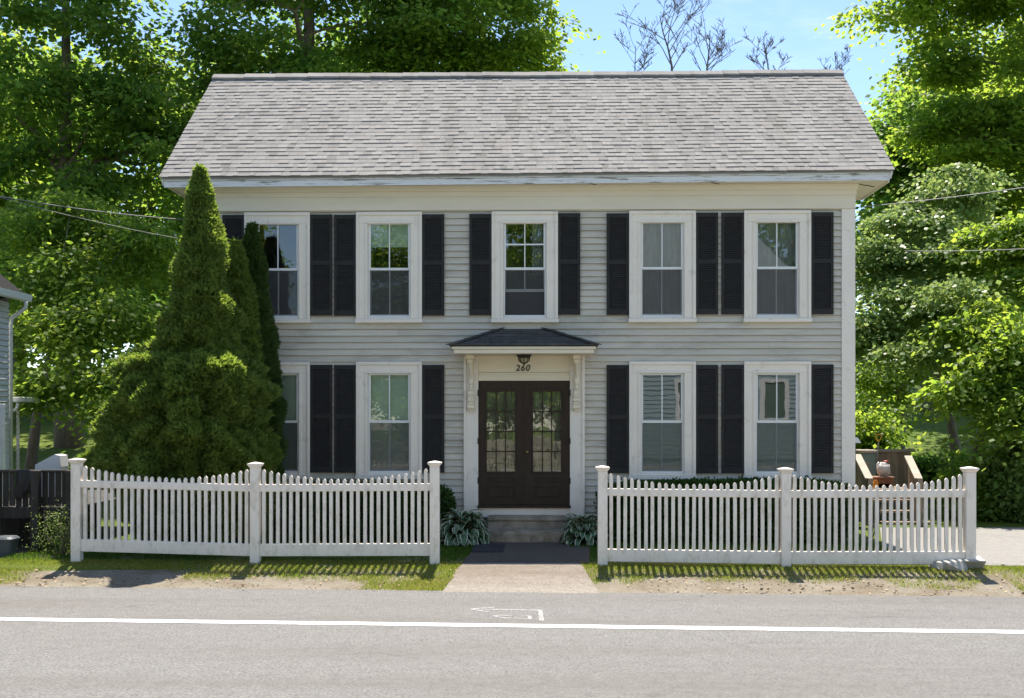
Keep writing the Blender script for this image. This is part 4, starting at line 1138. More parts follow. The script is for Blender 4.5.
conifer('large bulging arborvitae with pointed top behind the left picket fence',
        pr(YA, [(170,200,1),(195,200.5,8),(225,200.5,13),(250,200.5,18),(285,200,25),(316,199,29),(342,197,31),(352,194,40),(360,191,52),(370,189,60),(388,187,65),(410,184,70),(440,182,74),(465,181,72),(487,180,64),(515,180,48),(545,180,30)]), YA, 260000, 1.0)
conifer('small slim arborvitae tucked between the big one and the tallest narrow one',
        pr(16.9, [(244,236,1),(262,237,6),(290,239,10),(330,241,14),(370,243,17),(420,247,20),(455,252,22),(500,252,18),(540,252,12)]), 16.9, 60000, 2.3)
conifer('shade-darkened narrow arborvitae standing closest to the house windows',
        pr(17.15, [(227,252,1),(245,252,5.5),(280,254,10),(320,255,13.5),(360,255,16),(400,256,19),(440,258,22),(480,258,20),(520,258,15),(545,258,9)]), 17.15, 70000, 4.1, 'arb_shade')

# hedges
def hedge(label, x0, x1, y0, y1, h, n, seed):
    t = thing('hedge', label, 'hedge', ((x0+x1)/2, (y0+y1)/2, 0))
    m = MB()
    for i in range(int((x1-x0)/0.45)+1):
        x = x0+0.2+i*0.45
        for k in range(4): m.tube([(x, (y0+y1)/2, -0.1), (x+random.uniform(-.15,.15), (y0+y1)/2+random.uniform(-.2,.2), h*0.4), (x+random.uniform(-.25,.25), (y0+y1)/2+random.uniform(-.3,.3), h*0.8)], [0.015,0.011,0.005], 4)
    m.build('stems', M['bark'], t)
    # points biased to the hull of a rounded box
    p = rng.random((n*3,3))*2-1
    q = (np.abs(p)**5).sum(1)**0.2
    keep = (q < 1.0)&((q > 0.66)|(rng.random(len(q)) < 0.25)); p = p[keep][:n]
    pos = np.stack([(x0+x1)/2+p[:,0]*(x1-x0)/2, (y0+y1)/2+p[:,1]*(y1-y0)/2, h*0.53+p[:,2]*h*0.47], 1)
    wob = np.array([mnoise.noise(Vector((a*1.1+seed, b*1.5, c*1.5))) for a, b, c in pos[:, :3]])
    pos += unit(p)*wob[:,None]*np.array([0.12,0.12,0.11])+rng.normal(size=pos.shape)*0.02
    pos[:,2] = np.maximum(pos[:,2], 0.03)
    ax = unit(p)+rng.normal(size=pos.shape)*0.7+np.array([0,0,0.3]); ln = 0.05*rng.uniform(0.7,1.4,len(pos))
    leaves('foliage', pos, ax, rng.normal(size=pos.shape)+np.array([0,0,0.6]), ln, ln*0.6, M['hedge'], t)
hedge('long clipped dark hedge under the windows behind the right fence', PX(600, 17.1), PX(858, 17.1), 16.85, 17.62, 0.98, 75000, 3)
hedge('clipped dark hedge under the windows behind the left fence', PX(285, 17.2), PX(450, 17.1), 16.9, 17.62, 0.93, 46000, 8)

# hostas
def hosta(label, cx, cy, rad, nl, seed):
    rr = random.Random(seed); t = thing('hosta', label, 'plant', (cx, cy, 0)); m = MB()
    for k in range(nl):
        a = rr.uniform(0, 6.283); lev = rr.random(); ln = rad*rr.uniform(0.40, 0.62); w = rr.uniform(0.042, 0.066); hh = (1-lev)**0.8
        el = R(62)*hh+R(25)*(1-hh)
        d = Vector((math.cos(a), math.sin(a), 0)); side = Vector((-d.y, d.x, 0)); n = 7
        p = Vector((cx, cy, 0.06+0.40*rad/0.6*hh*rr.uniform(0.8,1.1)))+d*(0.05+0.24*lev*rad/0.6); m.k = 0; m.tube([(cx+d.x*0.03, cy+d.y*0.03, 0.0), p-d*0.03, p], 0.006, 4); rows = []
        for i in range(n+1):
            s = i/n; e = el - s*R(105)*(0.75+0.35*lev); 
            if i: p = p + (d*math.cos(e)+Vector((0,0,1))*math.sin(e))*ln/n
            ww = w*max(0.12, math.sin(min(1, 0.08+s*0.9)*math.pi)**0.7)
            if i == n: ww = 0.004
            up = Vector((0,0,1))*0.35*ww
            pz = Vector((p.x, p.y, max(0.03, p.z)))
            rows.append([pz-side*ww+up, pz-side*ww*0.76+up*0.6, pz, pz+side*ww*0.76+up*0.6, pz+side*ww+up])
        for i in range(n):
            for j in range(4):
                m.k = 1 if j in (0, 3) else 0
                m.add([rows[i][j], rows[i][j+1], rows[i+1][j+1], rows[i+1][j]], [(0,1,2,3)])
    m.build('leaves', [M['hosta'], M['hosta_edge']], t)
    m = MB(); m.lathe((cx, cy, -0.05), [(0.05,0),(0.06,0.06),(0.02,0.12)], 8); m.build('root_crown', M['hosta'], t)
g = G(464, 541); hosta('white-edged hosta on the left of the stone steps', g.x, 16.95, 0.55, 230, 4)
g = G(583, 541); hosta('white-edged hosta on the right of the stone steps', g.x, 16.95, 0.48, 200, 9)
m = MB()

# grass and litter ------------------------------------------------------------
def blades(name, pts, h, mt, label, cat, w=0.006):
    n = len(pts); ax = rng.normal(size=(n,3))*0.45+np.array([0,0,1.0])
    ln = h*rng.uniform(0.5,1.4,n)
    o = leaves(name, pts, ax, rng.normal(size=(n,3)), ln, w*rng.uniform(0.7,1.4,n)*np.ones(n), mt, None)
    return stuff(o, label, cat)
def scatter(n, fn):
    out = []
    while len(out) < n:
        p = fn()
        if p is not None: out.append(p)
    return np.array(out)
def verge_grass_pt():
    px = random.uniform(-20, 1060); x = None
    s = random.random()
    Y = random.uniform(12.1, 15.0); x = (px-512)/F*Y - sn*Y
    yr = roadY(E_ROAD, x)
    f = (Y-yr)
    if f < 0.04: return None
    # the path stays clear
    l = G(441,592); q = 1-(Y-12.3)/2.3
    xl = -0.82-0.05-0.03*(Y-12.3); 
    q = (Y-a0.y)/(a3.y-a0.y); xl = a0.x+(a3.x-a0.x)*q; xr = a1.x+(a2.x-a1.x)*q
    if xl+0.02*mnoise.noise(Vector((Y*4,0,0))) < x < xr: return None
    n = mnoise.noise(Vector((x*0.9, Y*1.4, 2)))*0.5+mnoise.noise(Vector((x*3, Y*3, 5)))*0.35
    FY = FL(x)
    d = FY-Y                       # distance in front of the fence
    den = 1.15-d/0.70+n*1.5            # grass near the fence line, dirt towards the road
    if x < xl and d > 0: den = max(den, 1.2-1.0*(xl-x)+n*1.8)    # grassy patch left of the apron
    if x > 5.9: den = max(den, 0.55+n*1.3)                            # right corner
    den = max(den, min(0.8, (-6.3-x)*1.2)-abs(d-0.3)*0.5+n)                # left corner
    if -6.6 < x < -4.6 and d > 0.4: den -= 0.6
    if d < -0.15: return None
    if random.random() > den: return None
    return (x, Y, vz(x, Y)-0.002)
pts = scatter(70000, verge_grass_pt)
blades('verge_grass', pts, 0.040, M['grassblade'], 'short yellowing grass growing along the foot of the fences', 'grass')
def lawn_pt():
    x = random.uniform(-7.5, 7.0); Y = random.uniform(14.75, 17.2)
    z = 0.0
    n = mnoise.noise(Vector((x*2, Y*2, 9)))
    if P(462, 565, Y).x + (Y-14.6)*0.12 < x < P(589, 565, Y).x - (0.0 if Y < 16.3 else 0.3): return None
    if x > 5.3: return None
    if random.random() > 0.8+n: return None
    return (x, Y, 0.002)
pts = scatter(45000, lawn_pt)
blades('lawn_grass', pts, 0.055, M['lawnblade'], 'green lawn grass between the fences and the hedges', 'grass')
def litter(n, fn, size, mt, name, label, cat, flat):
    pts = scatter(n, fn); ln = size*rng.uniform(0.5,1.5,n)
    if flat:
        o = leaves(name, pts+np.array([0,0,0.012]), rng.normal(size=(n,3))*np.array([1,1,0.25]), rng.normal(size=(n,3))*0.4+np.array([0,0,1]), ln, ln*0.6, mt, None)
    else:
        t4 = np.array([[0,0,0.9],[1,0,-0.3],[-0.5,0.87,-0.3],[-0.5,-0.87,-0.3]])
        a = rng.random(n)*6.28; ca, sa = np.cos(a), np.sin(a); Rm = np.zeros((n,3,3)); Rm[:,0,0]=ca; Rm[:,0,1]=-sa; Rm[:,1,0]=sa; Rm[:,1,1]=ca; Rm[:,2,2]=0.7
        V = (np.einsum('nij,kj->nki', Rm, t4)*ln[:,None,None]*0.5+pts[:,None,:]).reshape(-1,3)
        i = np.arange(n)[:,None]*4; Fc = np.concatenate([i+np.array([f]) for f in ([0,1,2],[0,2,3],[0,3,1],[1,3,2])], 0)
        o = link_np(name, V, Fc, mt)
    return stuff(o, label, cat)
def verge_pt():
    Y = random.uniform(12.0, 14.6); x = random.uniform(-7.8, 7.8); d = Y-roadY(E_ROAD, x)
    if d < -0.25 or (d < 0.02 and random.random() > 0.12): return None
    if -0.9 < x < 1.1 and random.random() > 0.15: return None
    return (x, Y, vz(x, Y)+0.008)
litter(1300, verge_pt, 0.016, M['pebble'], 'verge_pebbles', 'scattered pebbles on the sandy verge beside the road', 'pebbles', False)
litter(1100, verge_pt, 0.042, M['deadleaf'], 'dry_leaves', 'dry fallen leaves lying on the verge below the fences', 'leaves', True)

# road markings: faded survey arrow
m = MB(); zz = ZR+0.005
def gp(zx, zy):
    p = G(465+zx*90/1024, 600+zy*32/364, ZR); return Vector((p.x, p.y, zz))
def stroke(pts, w):
    for a, b in zip(pts, pts[1:]):
        a, b = gp(*a), gp(*b); d = (b-a).normalized(); s = Vector((-d.y, d.x, 0))*w/2
        m.add([a-s, b-s, b+s, a+s], [(0,1,2,3)])
    return
strokes = [([(70,106),(900,121)],0.05), ([(70,104),(340,86)],0.05), ([(75,112),(265,140)],0.05), ([(855,124),(872,240)],0.075),
           ([(320,186),(440,178),(530,188)],0.045), ([(330,192),(480,214)],0.045), ([(485,214),(520,206)],0.045), ([(640,190),(740,188)],0.04), ([(735,190),(742,226)],0.06), ([(560,212),(720,222)],0.03)]
for i, (pt, w) in enumerate(strokes):
    zz = ZR+0.005+i*0.0004; stroke(pt, w*0.65)
struct(m.build('road_marking', M['mark']))

# broken concrete slab at the end post of the right fence
m = MB(); 
for i, (px, py, w, d, hh, rot) in enumerate(((948, 569.5, 0.20, 0.16, 0.05, 0.2), (963, 568.5, 0.22, 0.18, 0.055, -0.1), (957, 564.8, 0.26, 0.15, 0.085, 0.3))):
    p = G(px, py); bm = bmesh.new(); bmesh.ops.create_cube(bm, size=1)
    for v in bm.verts: v.co = Vector((v.co.x*w*2, v.co.y*d*2, v.co.z*hh*2.6)) + Vector((random.uniform(-.07,.07), random.uniform(-.07,.07), random.uniform(-.03,.03)))
    bmesh.ops.bevel(bm, geom=list(bm.edges), offset=0.012, segments=1, affect='EDGES')
    bmesh.ops.rotate(bm, cent=(0,0,0), matrix=Matrix.Rotation(rot, 3, 'Z'), verts=bm.verts)
    mm = MB(); mm.add([v.co+Vector((p.x, p.y, 0.05)) for v in bm.verts], [[q.index for q in f.verts] for f in bm.faces]); bm.free()
    tag(mm.build('concrete_chunk', M['rubble']), ['low pale concrete chunk left of the others at the right end post', 'pale concrete chunk nearest the right end post of the fence', 'upper pale concrete chunk lying against the bottom rail'][i], 'rubble', 'concrete chunks by the end post')

# ------------------------------------------------------------------ deck on the right of the house
dk = thing('wooden_deck', 'brown board deck with steps and sloping rails beside the right end of the house', 'deck', (PX(890, 21.5), 21.5, 0))
YD = 21.2; zd = 0.62
def X(px, Y): return PX(px, Y)
m = MB(); a, b = X(852, YD+0.1), X(912, YD+0.1)
for i in range(int((b-a)/0.14)): m.box(a+i*0.14, a+i*0.14+0.134, YD, YD+1.9, zd-0.04, zd)
m.box(a, b, YD-0.03, YD-0.001, zd-0.22, zd-0.001); m.build('floor', M['deckwood'], dk)
def boards(m, x0, x1, y, z0, z1f, w=0.135):
    n = max(1, int(round((x1-x0)/w))); ww = (x1-x0)/n
    for i in range(n): m.box(x0+i*ww, x0+(i+1)*ww-0.005, y+random.uniform(-.003,.003), y+0.02, z0, z1f((i+0.5)/n))
m = MB(); y = 23.0; boards(m, X(874, y), X(911, y), y, 0.1, lambda s: P(890, 452, 23.0).z)
m.build('parapet', M['deckwood'], dk)
m = MB(); m.bbox(X(874, y)-0.04, X(912, y)+0.04, y-0.06, y+0.08, P(890,452,y).z+0.001, P(890,450,y).z+0.02, 0.006); m.build('cap_rail', M['greywood'], dk)
# stair flight towards the viewer with solid sloping sides
m = MB()
for i in range(3): 
    z = zd-0.19*(i+1)+0.0; yy = YD-0.28*(i+1); m.box(X(869, YD), X(917, YD), yy, yy+0.30, z-0.04, z)
m.build('tread', M['deckwood'], dk)
for pa, pb, nm in (((857,455),(869,479),'l'), ((908,456.5),(918.5,479),'r')):
    y0, y1 = YD+0.05, YD-0.95
    A = P(pa[0], pa[1], y0); B = P(pb[0], pb[1], y1)
    m = MB(); n = 8
    for i in range(n):
        p = A.lerp(B, i/n); q = A.lerp(B, (i+0.96)/n); m.add([(p.x, p.y, 0.0), (q.x, q.y, 0.0), q-Vector((0,0,0.03)), p-Vector((0,0,0.03)), (p.x+0.02, p.y, 0.0), (q.x+0.02, q.y, 0.0), q+Vector((0.02,0,-0.03)), p+Vector((0.02,0,-0.03))],
              [(0,1,2,3),(7,6,5,4),(0,4,5,1),(1,5,6,2),(2,6,7,3),(3,7,4,0)])
    m.build('stair_side', M['deckwood'], dk)
    m = MB(); m.obox(A, B, 0.14, 0.04); m.build('handrail', M['greywood'], dk)
    m = MB(); m.bbox(B.x-0.045, B.x+0.045, B.y-0.10, B.y-0.01, -0.1, B.z+0.02, 0.005); m.build('newel_post', M['deckwood'], dk)
m = MB(); y = YD+0.06; boards(m, X(856.5, y), X(869, y), y, 0.05, lambda s: P(860, 457+8*s, y).z); m.build('side_panel', M['deckwood'], dk)
# objects on the deck
def box_obj(name, label, cat, px0, px1, py0, py1, Y, depth, mt, z0=None):
    A = P(px0, py1, Y); B = P(px1, py0, Y); m = MB(); m.bbox(A.x, B.x, Y, Y+depth, A.z if z0 is None else z0, B.z, 0.012); return m, A, B
cr = thing('wooden_crate', 'low red-brown wooden crate on the deck under the white jug', 'crate', (PX(883,21.6), 21.7, zd))
A = P(874.5, 489, 21.5); B = P(894, 477, 21.5)
m = MB(); zb = zd+0.001; zt = max(B.z, zd+0.2)
for i in range(5): m.box(A.x+(B.x-A.x)*i/5, A.x+(B.x-A.x)*(i+0.96)/5, 21.5, 21.52, zb+0.08, zt-0.022)
m.box(A.x, A.x+0.05, 21.521, 21.9, zb, zt-0.022); m.box(B.x-0.05, B.x, 21.521, 21.9, zb, zt-0.022); m.box(A.x+0.051, B.x-0.051, 21.88, 21.9, zb, zt-0.022)
m.build('crate_side', M['redwood'], cr)
m = MB(); m.bbox(A.x-0.02, B.x+0.02, 21.47, 21.92, zt-0.021, zt, 0.004); m.build('crate_top', M['redwood'], cr)
jx = PX(885, 21.6); jug = thing('plastic_jug', 'white plastic jug with red cap standing on the deck crate', 'jug', (jx, 21.68, zt))
m = MB(); 
bm = bmesh.new(); bmesh.ops.create_cube(bm, size=1)
for v in bm.verts: v.co = Vector((jx+v.co.x*0.25*(0.8 if v.co.z > 0 else 1), 21.68+v.co.y*0.18, zt+0.145+v.co.z*0.28))
bmesh.ops.bevel(bm, geom=list(bm.edges), offset=0.045, segments=3, affect='EDGES'); bm.verts.index_update()
m.add([v.co for v in bm.verts], [[v.index for v in f.verts] for f in bm.faces]); bm.free()
m.tube([(jx-0.09, 21.68, zt+0.285), (jx-0.13, 21.68, zt+0.24), (jx-0.135, 21.68, zt+0.17), (jx-0.11, 21.68, zt+0.13)], 0.018, 8)
m.build('jug_body', M['jug'], jug, smooth=True)
m = MB(); m.lathe((jx+0.045, 21.68, zt+0.283), [(0.045,0),(0.048,0.01),(0.048,0.03),(0.04,0.036)], 16); m.build('cap', M['red'], jug)
ox = PX(875.5, 20.9)
m = MB(); zo = P(875, 486.5, 21.35).z; m.lathe((PX(875.6,21.35), 21.35, zd+0.001), [(0.04,0),(0.052,0.02),(0.052,0.11),(0.036,0.135),(0.036,0.16)], 16)
jar = m.build('jar', M['orange'], smooth=False); tag(jar, 'small orange jar beside the crate on the deck', 'jar')
sh = thing('shovel', 'shovel with yellow D-shaped handle leaning at the deck parapet', 'shovel', (PX(877, 22.7), 22.75, zd))
a = P(878.5, 441.5, 22.95); b = Vector((PX(876, 22.7), 22.7, zd+0.25))
m = MB(); m.tube([a, b], 0.016, 8); m.build('shaft', M['greywood'], sh)
c = P(878.5, 434.5, 22.97); m = MB(); wv = Vector((0.075,0,0)); m.tube([a, a.lerp(c,0.35)-wv*0.55, c-wv, c+wv, a.lerp(c,0.35)+wv*0.55, a], 0.017, 8); m.build('grip', M['yellow'], sh)
m = MB(); m.add([b+Vector((-0.12,0,0.02)), b+Vector((0.12,0,0.02)), b+Vector((0.12,0.02,-0.24)), b+Vector((-0.12,0.02,-0.24)), b+Vector((-0.12,0.02,0.02)), b+Vector((0.12,0.02,0.02)), b+Vector((0.12,0.04,-0.24)), b+Vector((-0.12,0.04,-0.24))], [(0,1,2,3),(7,6,5,4),(0,4,5,1),(1,5,6,2),(2,6,7,3),(3,7,4,0)]); m.build('blade', M['iron'], sh)
gr = thing('storage_bin', 'dull green storage bin on the deck left of the parapet', 'bin', (PX(869, 22.6), 22.6, zd))
A = P(862, 470, 22.3); B = P(876, 453, 22.3); m = MB(); m.bbox(A.x, B.x, 22.3, 22.85, zd, B.z, 0.015); m.build('bin_body', M['greenbin'], gr)
m = MB(); m.bbox(A.x-0.03, B.x+0.03, 22.27, 22.88, B.z+0.001, P(869,450,22.3).z, 0.012); m.build('lid', M['greywood'], gr)
bq = thing('grill', 'black grill with pale grey slanted lid against the house corner', 'grill', (PX(853, 20.4), 20.4, 0))
A = P(846, 480, 20.2); B = P(856, 443, 20.2); m = MB(); m.bbox(XR+0.06, B.x, 20.2, 20.75, 0.0, 0.85, 0.01); m.bbox(XR+0.06, B.x, 20.2, 20.75, 0.93, B.z, 0.01); m.bbox(XR+0.08, B.x-0.02, 20.23, 20.72, 0.85, 0.93, 0.01); m.build('cabinet', M['black'], bq)
m = MB(); zt2 = B.z+0.002; m.prism([(XR+0.05, 20.18, zt2), (B.x+0.09, 20.18, zt2), (B.x+0.03, 20.18, zt2+0.10), (XR+0.05, 20.18, zt2+0.13)], (0, 0.6, 0)); m.build('lid', M['white'], bq, fix=True)

# ------------------------------------------------------------------ left neighbour
YN = 22.0; xn = PX(8, YN)
nb = thing('neighbour_house', 'pale sided neighbouring house with dark roof cut by the left edge', 'house', (xn-3, YN-5, 0))
m = MB(); zeN = P(28, 297, YN).z - 0.1
clap(m, YN-13, YN, 0.5, zeN, lambda x, d, z: (xn+d, x, z), [], 0.115)
clap(m, xn-8, xn, 0.5, zeN+0.1, lambda x, d, z: (xn-8+xn-x, YN+d, z), [], 0.115)
m.box(xn-8, xn-0.03, YN-13, YN-0.03, -0.3, zeN)
# lower rear annex
clap(m, xn-0.4, PX(20, YN+1.2), 0.5, P(10,402,YN+1).z, lambda x, d, z: (x, YN+1.2-d, z), [], 0.115)
m.build('wall', [M['neighsiding'], M['neighedge']], nb)
m = MB(); xe = PX(26, YN)-0.10
m.prism([(xe, YN-13.3, zeN+0.16), (xe, YN-13.3, zeN+0.08), (xn-8.4, YN-13.3, zeN+0.08), (xn-4, YN-13.3, zeN+3.6)], (0, 13.55, 0)); m.build('roof', M['neighroof'], nb, fix=True)
m = MB(); m.prism([(xe+0.10, YN-13.3, zeN+0.17), (xe+0.08, YN-13.3, zeN+0.04), (xe, YN-13.3, zeN+0.02), (xe-0.002, YN-13.3, zeN+0.075)], (0, 13.6, 0)); gut = m.build('gutter', M['white'], nb, fix=True)
m = MB(); yy = YN+0.12
m.tube([(xe+0.04, yy-0.02, zeN+0.06), (xe+0.04, yy, zeN-0.1), (xe-0.10, yy, zeN-0.22), (xn+0.02, yy, zeN-0.32), (xn+0.0, yy, zeN-0.5), (xn+0.0, yy, 0.5)], 0.042, 8); m.build('downspout', M['white'], gut, smooth=True)
m = MB(); m.bbox(xn-1.5, PX(22, YN+0.3), YN+0.25, YN+1.1, P(10,402,YN+0.3).z, P(10,397,YN+0.3).z, 0.01); m.build('porch_beam', M['white'], nb)
m = MB(); m.bbox(PX(2, YN-2.2), PX(6, YN-2.2), YN-2.3, YN-2.22, 0.0, P(4,404,YN-2.2).z, 0.006); 
m.build('porch_post', M['white'], nb)
m = MB(); m.tube([(PX(18,YN+0.3), YN+0.3, P(18,403,YN).z), (PX(17,YN+0.3), YN+0.28, P(17,409,YN).z), (PX(8,YN+0.3), YN+0.25, P(8,414,YN).z), (PX(5,YN+0.3), YN+0.25, P(5,420,YN).z)], 0.035, 8); m.build('drain_elbow', M['white'], nb, smooth=True)

# dark deck in front of it
YK = 16.1
dd = thing('raised_deck', 'dark stained raised deck with board railing left of the picket fence', 'deck', (PX(40, YK), YK, 0))
ztop = P(40, 470.5, YK).z; zfl = P(40, 505, YK).z
m = MB(); x0, x1 = PX(-30, YK), PX(73, YK)
n = int((x1-x0)/0.10)
for i in range(n):
    if random.random() < 0.04: continue
    m.box(x0+i*0.10, x0+i*0.10+0.082, YK, YK+0.02, zfl-0.02+random.uniform(-0.02,0.02), ztop-0.03)
m.build('railing', M['darkwood'], dd)
m = MB(); m.bbox(x0, x1, YK-0.04, YK+0.06, ztop-0.029, ztop+0.01, 0.005); m.build('cap_rail', M['darkwood'], dd)
m = MB(); m.bbox(x0, x1, YK-0.035, YK-0.002, zfl-0.20, zfl-0.03, 0.005)
for i in range(int(4.0/0.14)): m.box(x0, x1, YK+0.03+i*0.14, YK+0.03+i*0.14+0.132, zfl-0.06, zfl-0.03)
m.build('floor', M['darkwood'], dd)
for px in (-8, 36, 71):
    m = MB(); xx = PX(px, YK-0.1); m.bbox(xx-0.06, xx+0.06, YK-0.16, YK-0.045, -0.2, ztop+0.005, 0.006); m.build('post', M['darkwood'], dd)
m = MB()
for i in range(20): m.box(x0+i*(x1-x0)/20, x0+(i+0.97)*(x1-x0)/20, YK+0.9, YK+0.92, -0.1, zfl-0.07)
m.build('skirting', M['darkwood'], dd)
# tarp hung over the rail
m = MB(); a, b = PX(17, YK-0.06), PX(31, YK-0.06); vs = []; n = 12
for j in range(8):
    for i in range(n+1):
        s = i/n; q = j/7; vs.append((a+(b-a)*s+0.02*math.sin(q*5), YK-0.055-0.03*math.sin(s*9+q*2)*q-0.01, ztop+0.016-(ztop-zfl-0.05)*q*(0.85+0.15*math.sin(s*6))))
m.add(vs, [(j*(n+1)+i, j*(n+1)+i+1, (j+1)*(n+1)+i+1, (j+1)*(n+1)+i) for j in range(7) for i in range(n)])
tp_ = m.build('tarp', M['tarp'], None, smooth=True); tag(tp_, 'black tarp hung over the dark deck railing', 'tarp')
sd = tp_.modifiers.new('thick', 'SOLIDIFY'); sd.thickness = 0.006
# white slanted cover on the deck behind the rail
ck = thing('grill_cover', 'white slanted box top showing above the dark deck railing', 'cover', (PX(47, YK+0.9), YK+1.0, zfl))
a, b = PX(35, YK+0.6), PX(61, YK+0.6); zb = P(40, 468, YK+0.6).z; zt_ = P(55, 455, YK+0.6).z
m = MB(); m.prism([(a, YK+0.6, zb-0.45), (b, YK+0.6, zb-0.45), (b, YK+0.6, zb+0.02), (b-0.02, YK+0.6, zt_-0.01), (b-0.10, YK+0.6, zt_+0.01), (a, YK+0.6, zb+0.05)], (0, 0.28, 0)); 
m.build('cover_shell', M['white'], ck, fix=True)
m = MB(); m.box(a+0.05, b-0.05, YK+0.65, YK+0.85, zfl-0.02, zb-0.45); m.build('cover_base', M['black'], ck)
# rubbish bin
bn = thing('rubbish_bin', 'slate blue rubbish bin under the dark deck at the left edge', 'bin', (PX(8, 15.35), 15.35, 0))
zt3 = P(8, 539, 15.35).z; c = (PX(5, 15.35), 15.35)
m = MB()
def rrect(h, rx, ry): return [(c[0]+rx*math.copysign(abs(math.cos(a))**0.5, math.cos(a)), c[1]+ry*math.copysign(abs(math.sin(a))**0.5, math.sin(a)), h) for a in [2*math.pi*k/20+0.15 for k in range(20)]]
lev = [(0.0,0.13,0.13),(zt3-0.02,0.155,0.155)]
vs = sum([rrect(*l) for l in lev], []); m.add(vs, [tuple(range(19,-1,-1))]+[(k, (k+1)%20, 20+(k+1)%20, 20+k) for k in range(20)]+[tuple(20+k for k in range(20))]); m.build('bin_body', M['bin'], bn)
m = MB(); lev = [(zt3-0.0195,0.17,0.17),(zt3+0.01,0.175,0.175),(zt3+0.04,0.14,0.14)]
vs = sum([rrect(*l) for l in lev], []); m.add(vs, [tuple(range(19,-1,-1))]+[(j*20+k, j*20+(k+1)%20, j*20+20+(k+1)%20, j*20+20+k) for j in range(2) for k in range(20)]+[tuple(40+k for k in range(20))]); m.build('lid', M['bin'], bn)
# speckled bush beside the fence end
Yb = 15.5
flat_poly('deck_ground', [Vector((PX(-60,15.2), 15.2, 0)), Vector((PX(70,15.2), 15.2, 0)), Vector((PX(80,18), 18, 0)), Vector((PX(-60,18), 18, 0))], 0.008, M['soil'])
bx = PX(62, Yb)
bush('shrub', 'dark twiggy bush with tiny pale leaves beside the left end post', (bx, Yb, 0), [(bx, Yb, 0.42, 0.30, 0.3, 0.40)], 60, 2200, 0.022, M['leaf3'], clump=(0.25,0.2))

# distant house through the right trees
fh = thing('far_house', 'grey distant house glimpsed through the trees above the deck', 'house', gz(935, 50))
b0 = gz(935, 50); A = P(905, 372, 50); B = P(953, 372, 50)
m = MB(); clap(m, A.x, B.x, b0.z, P(930,372,50).z, lambda x, d, z: (x, 50-d, z), [(P(930,0,50).x, P(937,0,50).x, P(930,407,50).z, P(930,386,50).z)], 0.14)
m.box(A.x, B.x, 50.01, 57, b0.z-1, P(930,372,50).z); m.build('wall', [M['neighsiding'], M['neighedge']], fh)
m = MB(); zt4 = P(930,372,50).z; m.prism([(A.x-0.4, 49.6, zt4), (A.x-0.4, 57.4, zt4), (A.x-0.4, 53.5, zt4+2.5)], (B.x-A.x+0.8, 0, 0)); m.build('roof', M['shingdark'], fh, fix=True)
m = MB(); m.box(P(930.5,0,50).x, P(936.5,0,50).x, 49.93, 50.0, P(930,406.5,50).z, P(930,386.5,50).z); m.build('window', M['white'], fh)

# ------------------------------------------------------------------ power lines
def wire(label, a, b, sagm, r=0.011):
    m = MB(); a = Vector(a); b = Vector(b); pts = []
    for i in range(25):
        s = i/24; p = a.lerp(b, s); p.z -= sagm*4*s*(1-s); pts.append(p)
    m.tube(pts, r, 5); return tag(m.build('power_line', M['cable'], smooth=True), label, 'cable', 'service cables')
wire('thick upper pale cable running to the left end of the house', P(-80, 180, 17.0), P(206, 221, 18.5), 0.10, 0.008)
wire('thin lower cable running to the left end of the house', P(-80, 173, 17.2), P(206, 243, 18.6), 0.10, 0.005)
wire('pale cable running to the right end of the house', P(855, 207.5, 18.2), P(1110, 174, 16.0), 0.04, 0.008)
wire('short pale cable at the right edge among the leaves', P(905, 251, 21.5), P(1110, 243, 19.0), 0.05, 0.008)

# ------------------------------------------------------------------ across the road (seen in the window panes)
xh = thing('house_opposite', 'pale blue clapboard house across the road, seen only in the window panes', 'house', (8, -12, 0))
m = MB(); YO = -10.5
clap(m, 3.6, 13.5, 0.3, 5.4, lambda x, d, z: (x, YO+d, z), [(6.0,7.0,2.0,3.6),(9.6,10.6,2.0,3.6),(7.8,8.8,2.0,3.6)], 0.2)
m.box(3.6, 13.5, YO-7, YO-0.03, -0.2, 5.4); m.build('wall', [mat('pale_blue_clapboard', (0.28,0.37,0.40), (0.33,0.42,0.45), 3, 0.6), M['neighedge']], xh)
m = MB(); m.add([(2.6, YO+0.5, 5.4), (13.6, YO+0.5, 5.4), (13.6, YO-7.5, 5.4), (2.6, YO-7.5, 5.4), (2.6, YO-3.5, 11.4), (9.0, YO-3.5, 11.4)], [(0,1,5,4),(1,2,5),(2,3,4,5),(3,0,4),(3,2,1,0)]); m.build('roof', mat('pale_grey_shingle', (0.13,0.15,0.16), (0.22,0.24,0.25), 9, 0.9, 0, 1, (1,4,4)), xh, fix=True)
for xx in (6.5, 10.1, 8.3):
    m = MB(); m.box(xx-0.62, xx-0.45, YO, YO+0.05, 1.9, 3.7); m.box(xx+0.45, xx+0.62, YO, YO+0.05, 1.9, 3.7); m.box(xx-0.45, xx+0.45, YO, YO+0.05, 3.55, 3.7); m.box(xx-0.45, xx+0.45, YO, YO+0.05, 1.9, 2.02)
    w = m.build('window', M['white'], xh); m = MB(); m.box(xx-0.45, xx+0.45, YO+0.0, YO+0.01, 2.02, 3.55); m.build('pane', M['greenbin'], w)
sw = MB()
xw = -9.0
while xw < 3.2:
    ww = random.uniform(0.35, 0.8); zc_ = -0.25
    while zc_ < 0.95:
        hh = random.uniform(0.18, 0.34); sw.bbox(xw, xw+ww-0.015, -11.4-random.uniform(0, 0.05), -10.9, zc_, zc_+hh-0.012, 0.03); zc_ += hh
    xw += ww
tag(sw.build('stone_wall', M['stone']), 'low fieldstone wall across the road, seen in the door panes', 'wall')
g_op = 'trees across the road'
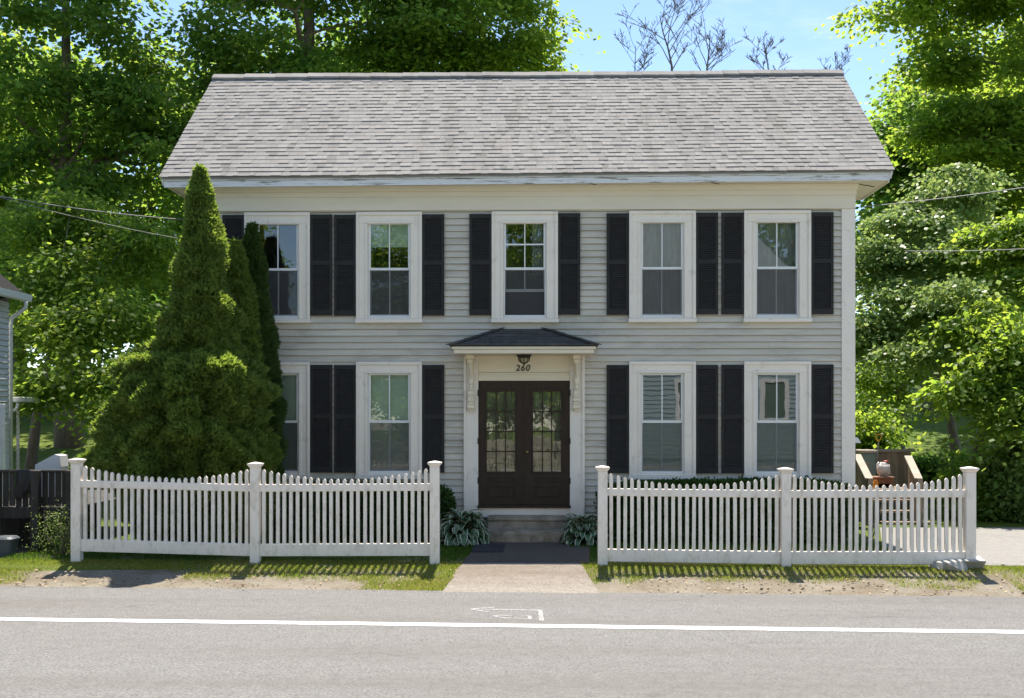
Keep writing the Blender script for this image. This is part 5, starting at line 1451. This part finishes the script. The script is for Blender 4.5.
for i, (x, y, s, lab) in enumerate(((-6, -13, 0.75, 'leafy tree across the road, seen in the middle window panes'), (-15, -16, 0.8, 'leafy tree across the road, seen in the left window panes'), (1.2, -17, 0.95, 'leafy tree across the road, seen in the door panes'), (13.5, -22, 1.15, 'leafy tree across the road beyond the opposite house'))):
    copy_tree(far, (x, y, 0), lab, i*1.3, s)

# ------------------------------------------------------------------ sun and sky
EL = 64.0; AZ = 2.5      # sun behind the house, a little right of straight ahead
sd_ = bpy.data.lights.new('sun', 'SUN'); sun = bpy.data.objects.new('sun', sd_); C.objects.link(sun)
sd_.energy = 3.9; sd_.angle = R(0.5); sd_.color = (1.0, 0.93, 0.82)
dirv = Vector((math.sin(R(AZ))*math.cos(R(EL)), math.cos(R(AZ))*math.cos(R(EL)), math.sin(R(EL))))
sun.rotation_euler = dirv.to_track_quat('Z', 'Y').to_euler()
w = bpy.data.worlds.new('World'); bpy.context.scene.world = w; w.use_nodes = True
nt = w.node_tree; nt.nodes.clear()
out = nt.nodes.new('ShaderNodeOutputWorld'); bg_ = nt.nodes.new('ShaderNodeBackground'); sky = nt.nodes.new('ShaderNodeTexSky')
sky.sky_type = 'NISHITA'; sky.sun_disc = False; sky.sun_elevation = R(EL); sky.sun_rotation = R(AZ)
sky.altitude = 900; sky.air_density = 1.0; sky.dust_density = 0.25; sky.ozone_density = 1.6
tc = nt.nodes.new('ShaderNodeTexCoord'); mp = nt.nodes.new('ShaderNodeMapping'); mp.inputs['Scale'].default_value = (1.2, 1.2, 4.0); mp.inputs['Rotation'].default_value = (0.15, 0.25, 0.4)
L(nt, tc.outputs['Generated'], mp.inputs['Vector'])
nz = noise(nt, mp.outputs['Vector'], 2.6, 7, 0.6); nz.inputs['Distortion'].default_value = 0.6
cf = ramp(nt, nz.outputs['Fac'], [(0.48,(0,0,0)),(0.80,(0.42,0.42,0.42))])
col = mixc(nt, cf.outputs['Color'], sky.outputs['Color'], (6.5,6.7,7.0))
L(nt, col, bg_.inputs['Color']); bg_.inputs['Strength'].default_value = 0.088; L(nt, bg_.outputs['Background'], out.inputs['Surface'])
vs_ = bpy.context.scene.view_settings
vs_.view_transform = 'Standard'; vs_.look = 'None'; vs_.exposure = 1.45; vs_.gamma = 1.0; vs_.use_curve_mapping = False
bpy.context.scene.cycles.max_bounces = 8; bpy.context.scene.cycles.transparent_max_bounces = 16
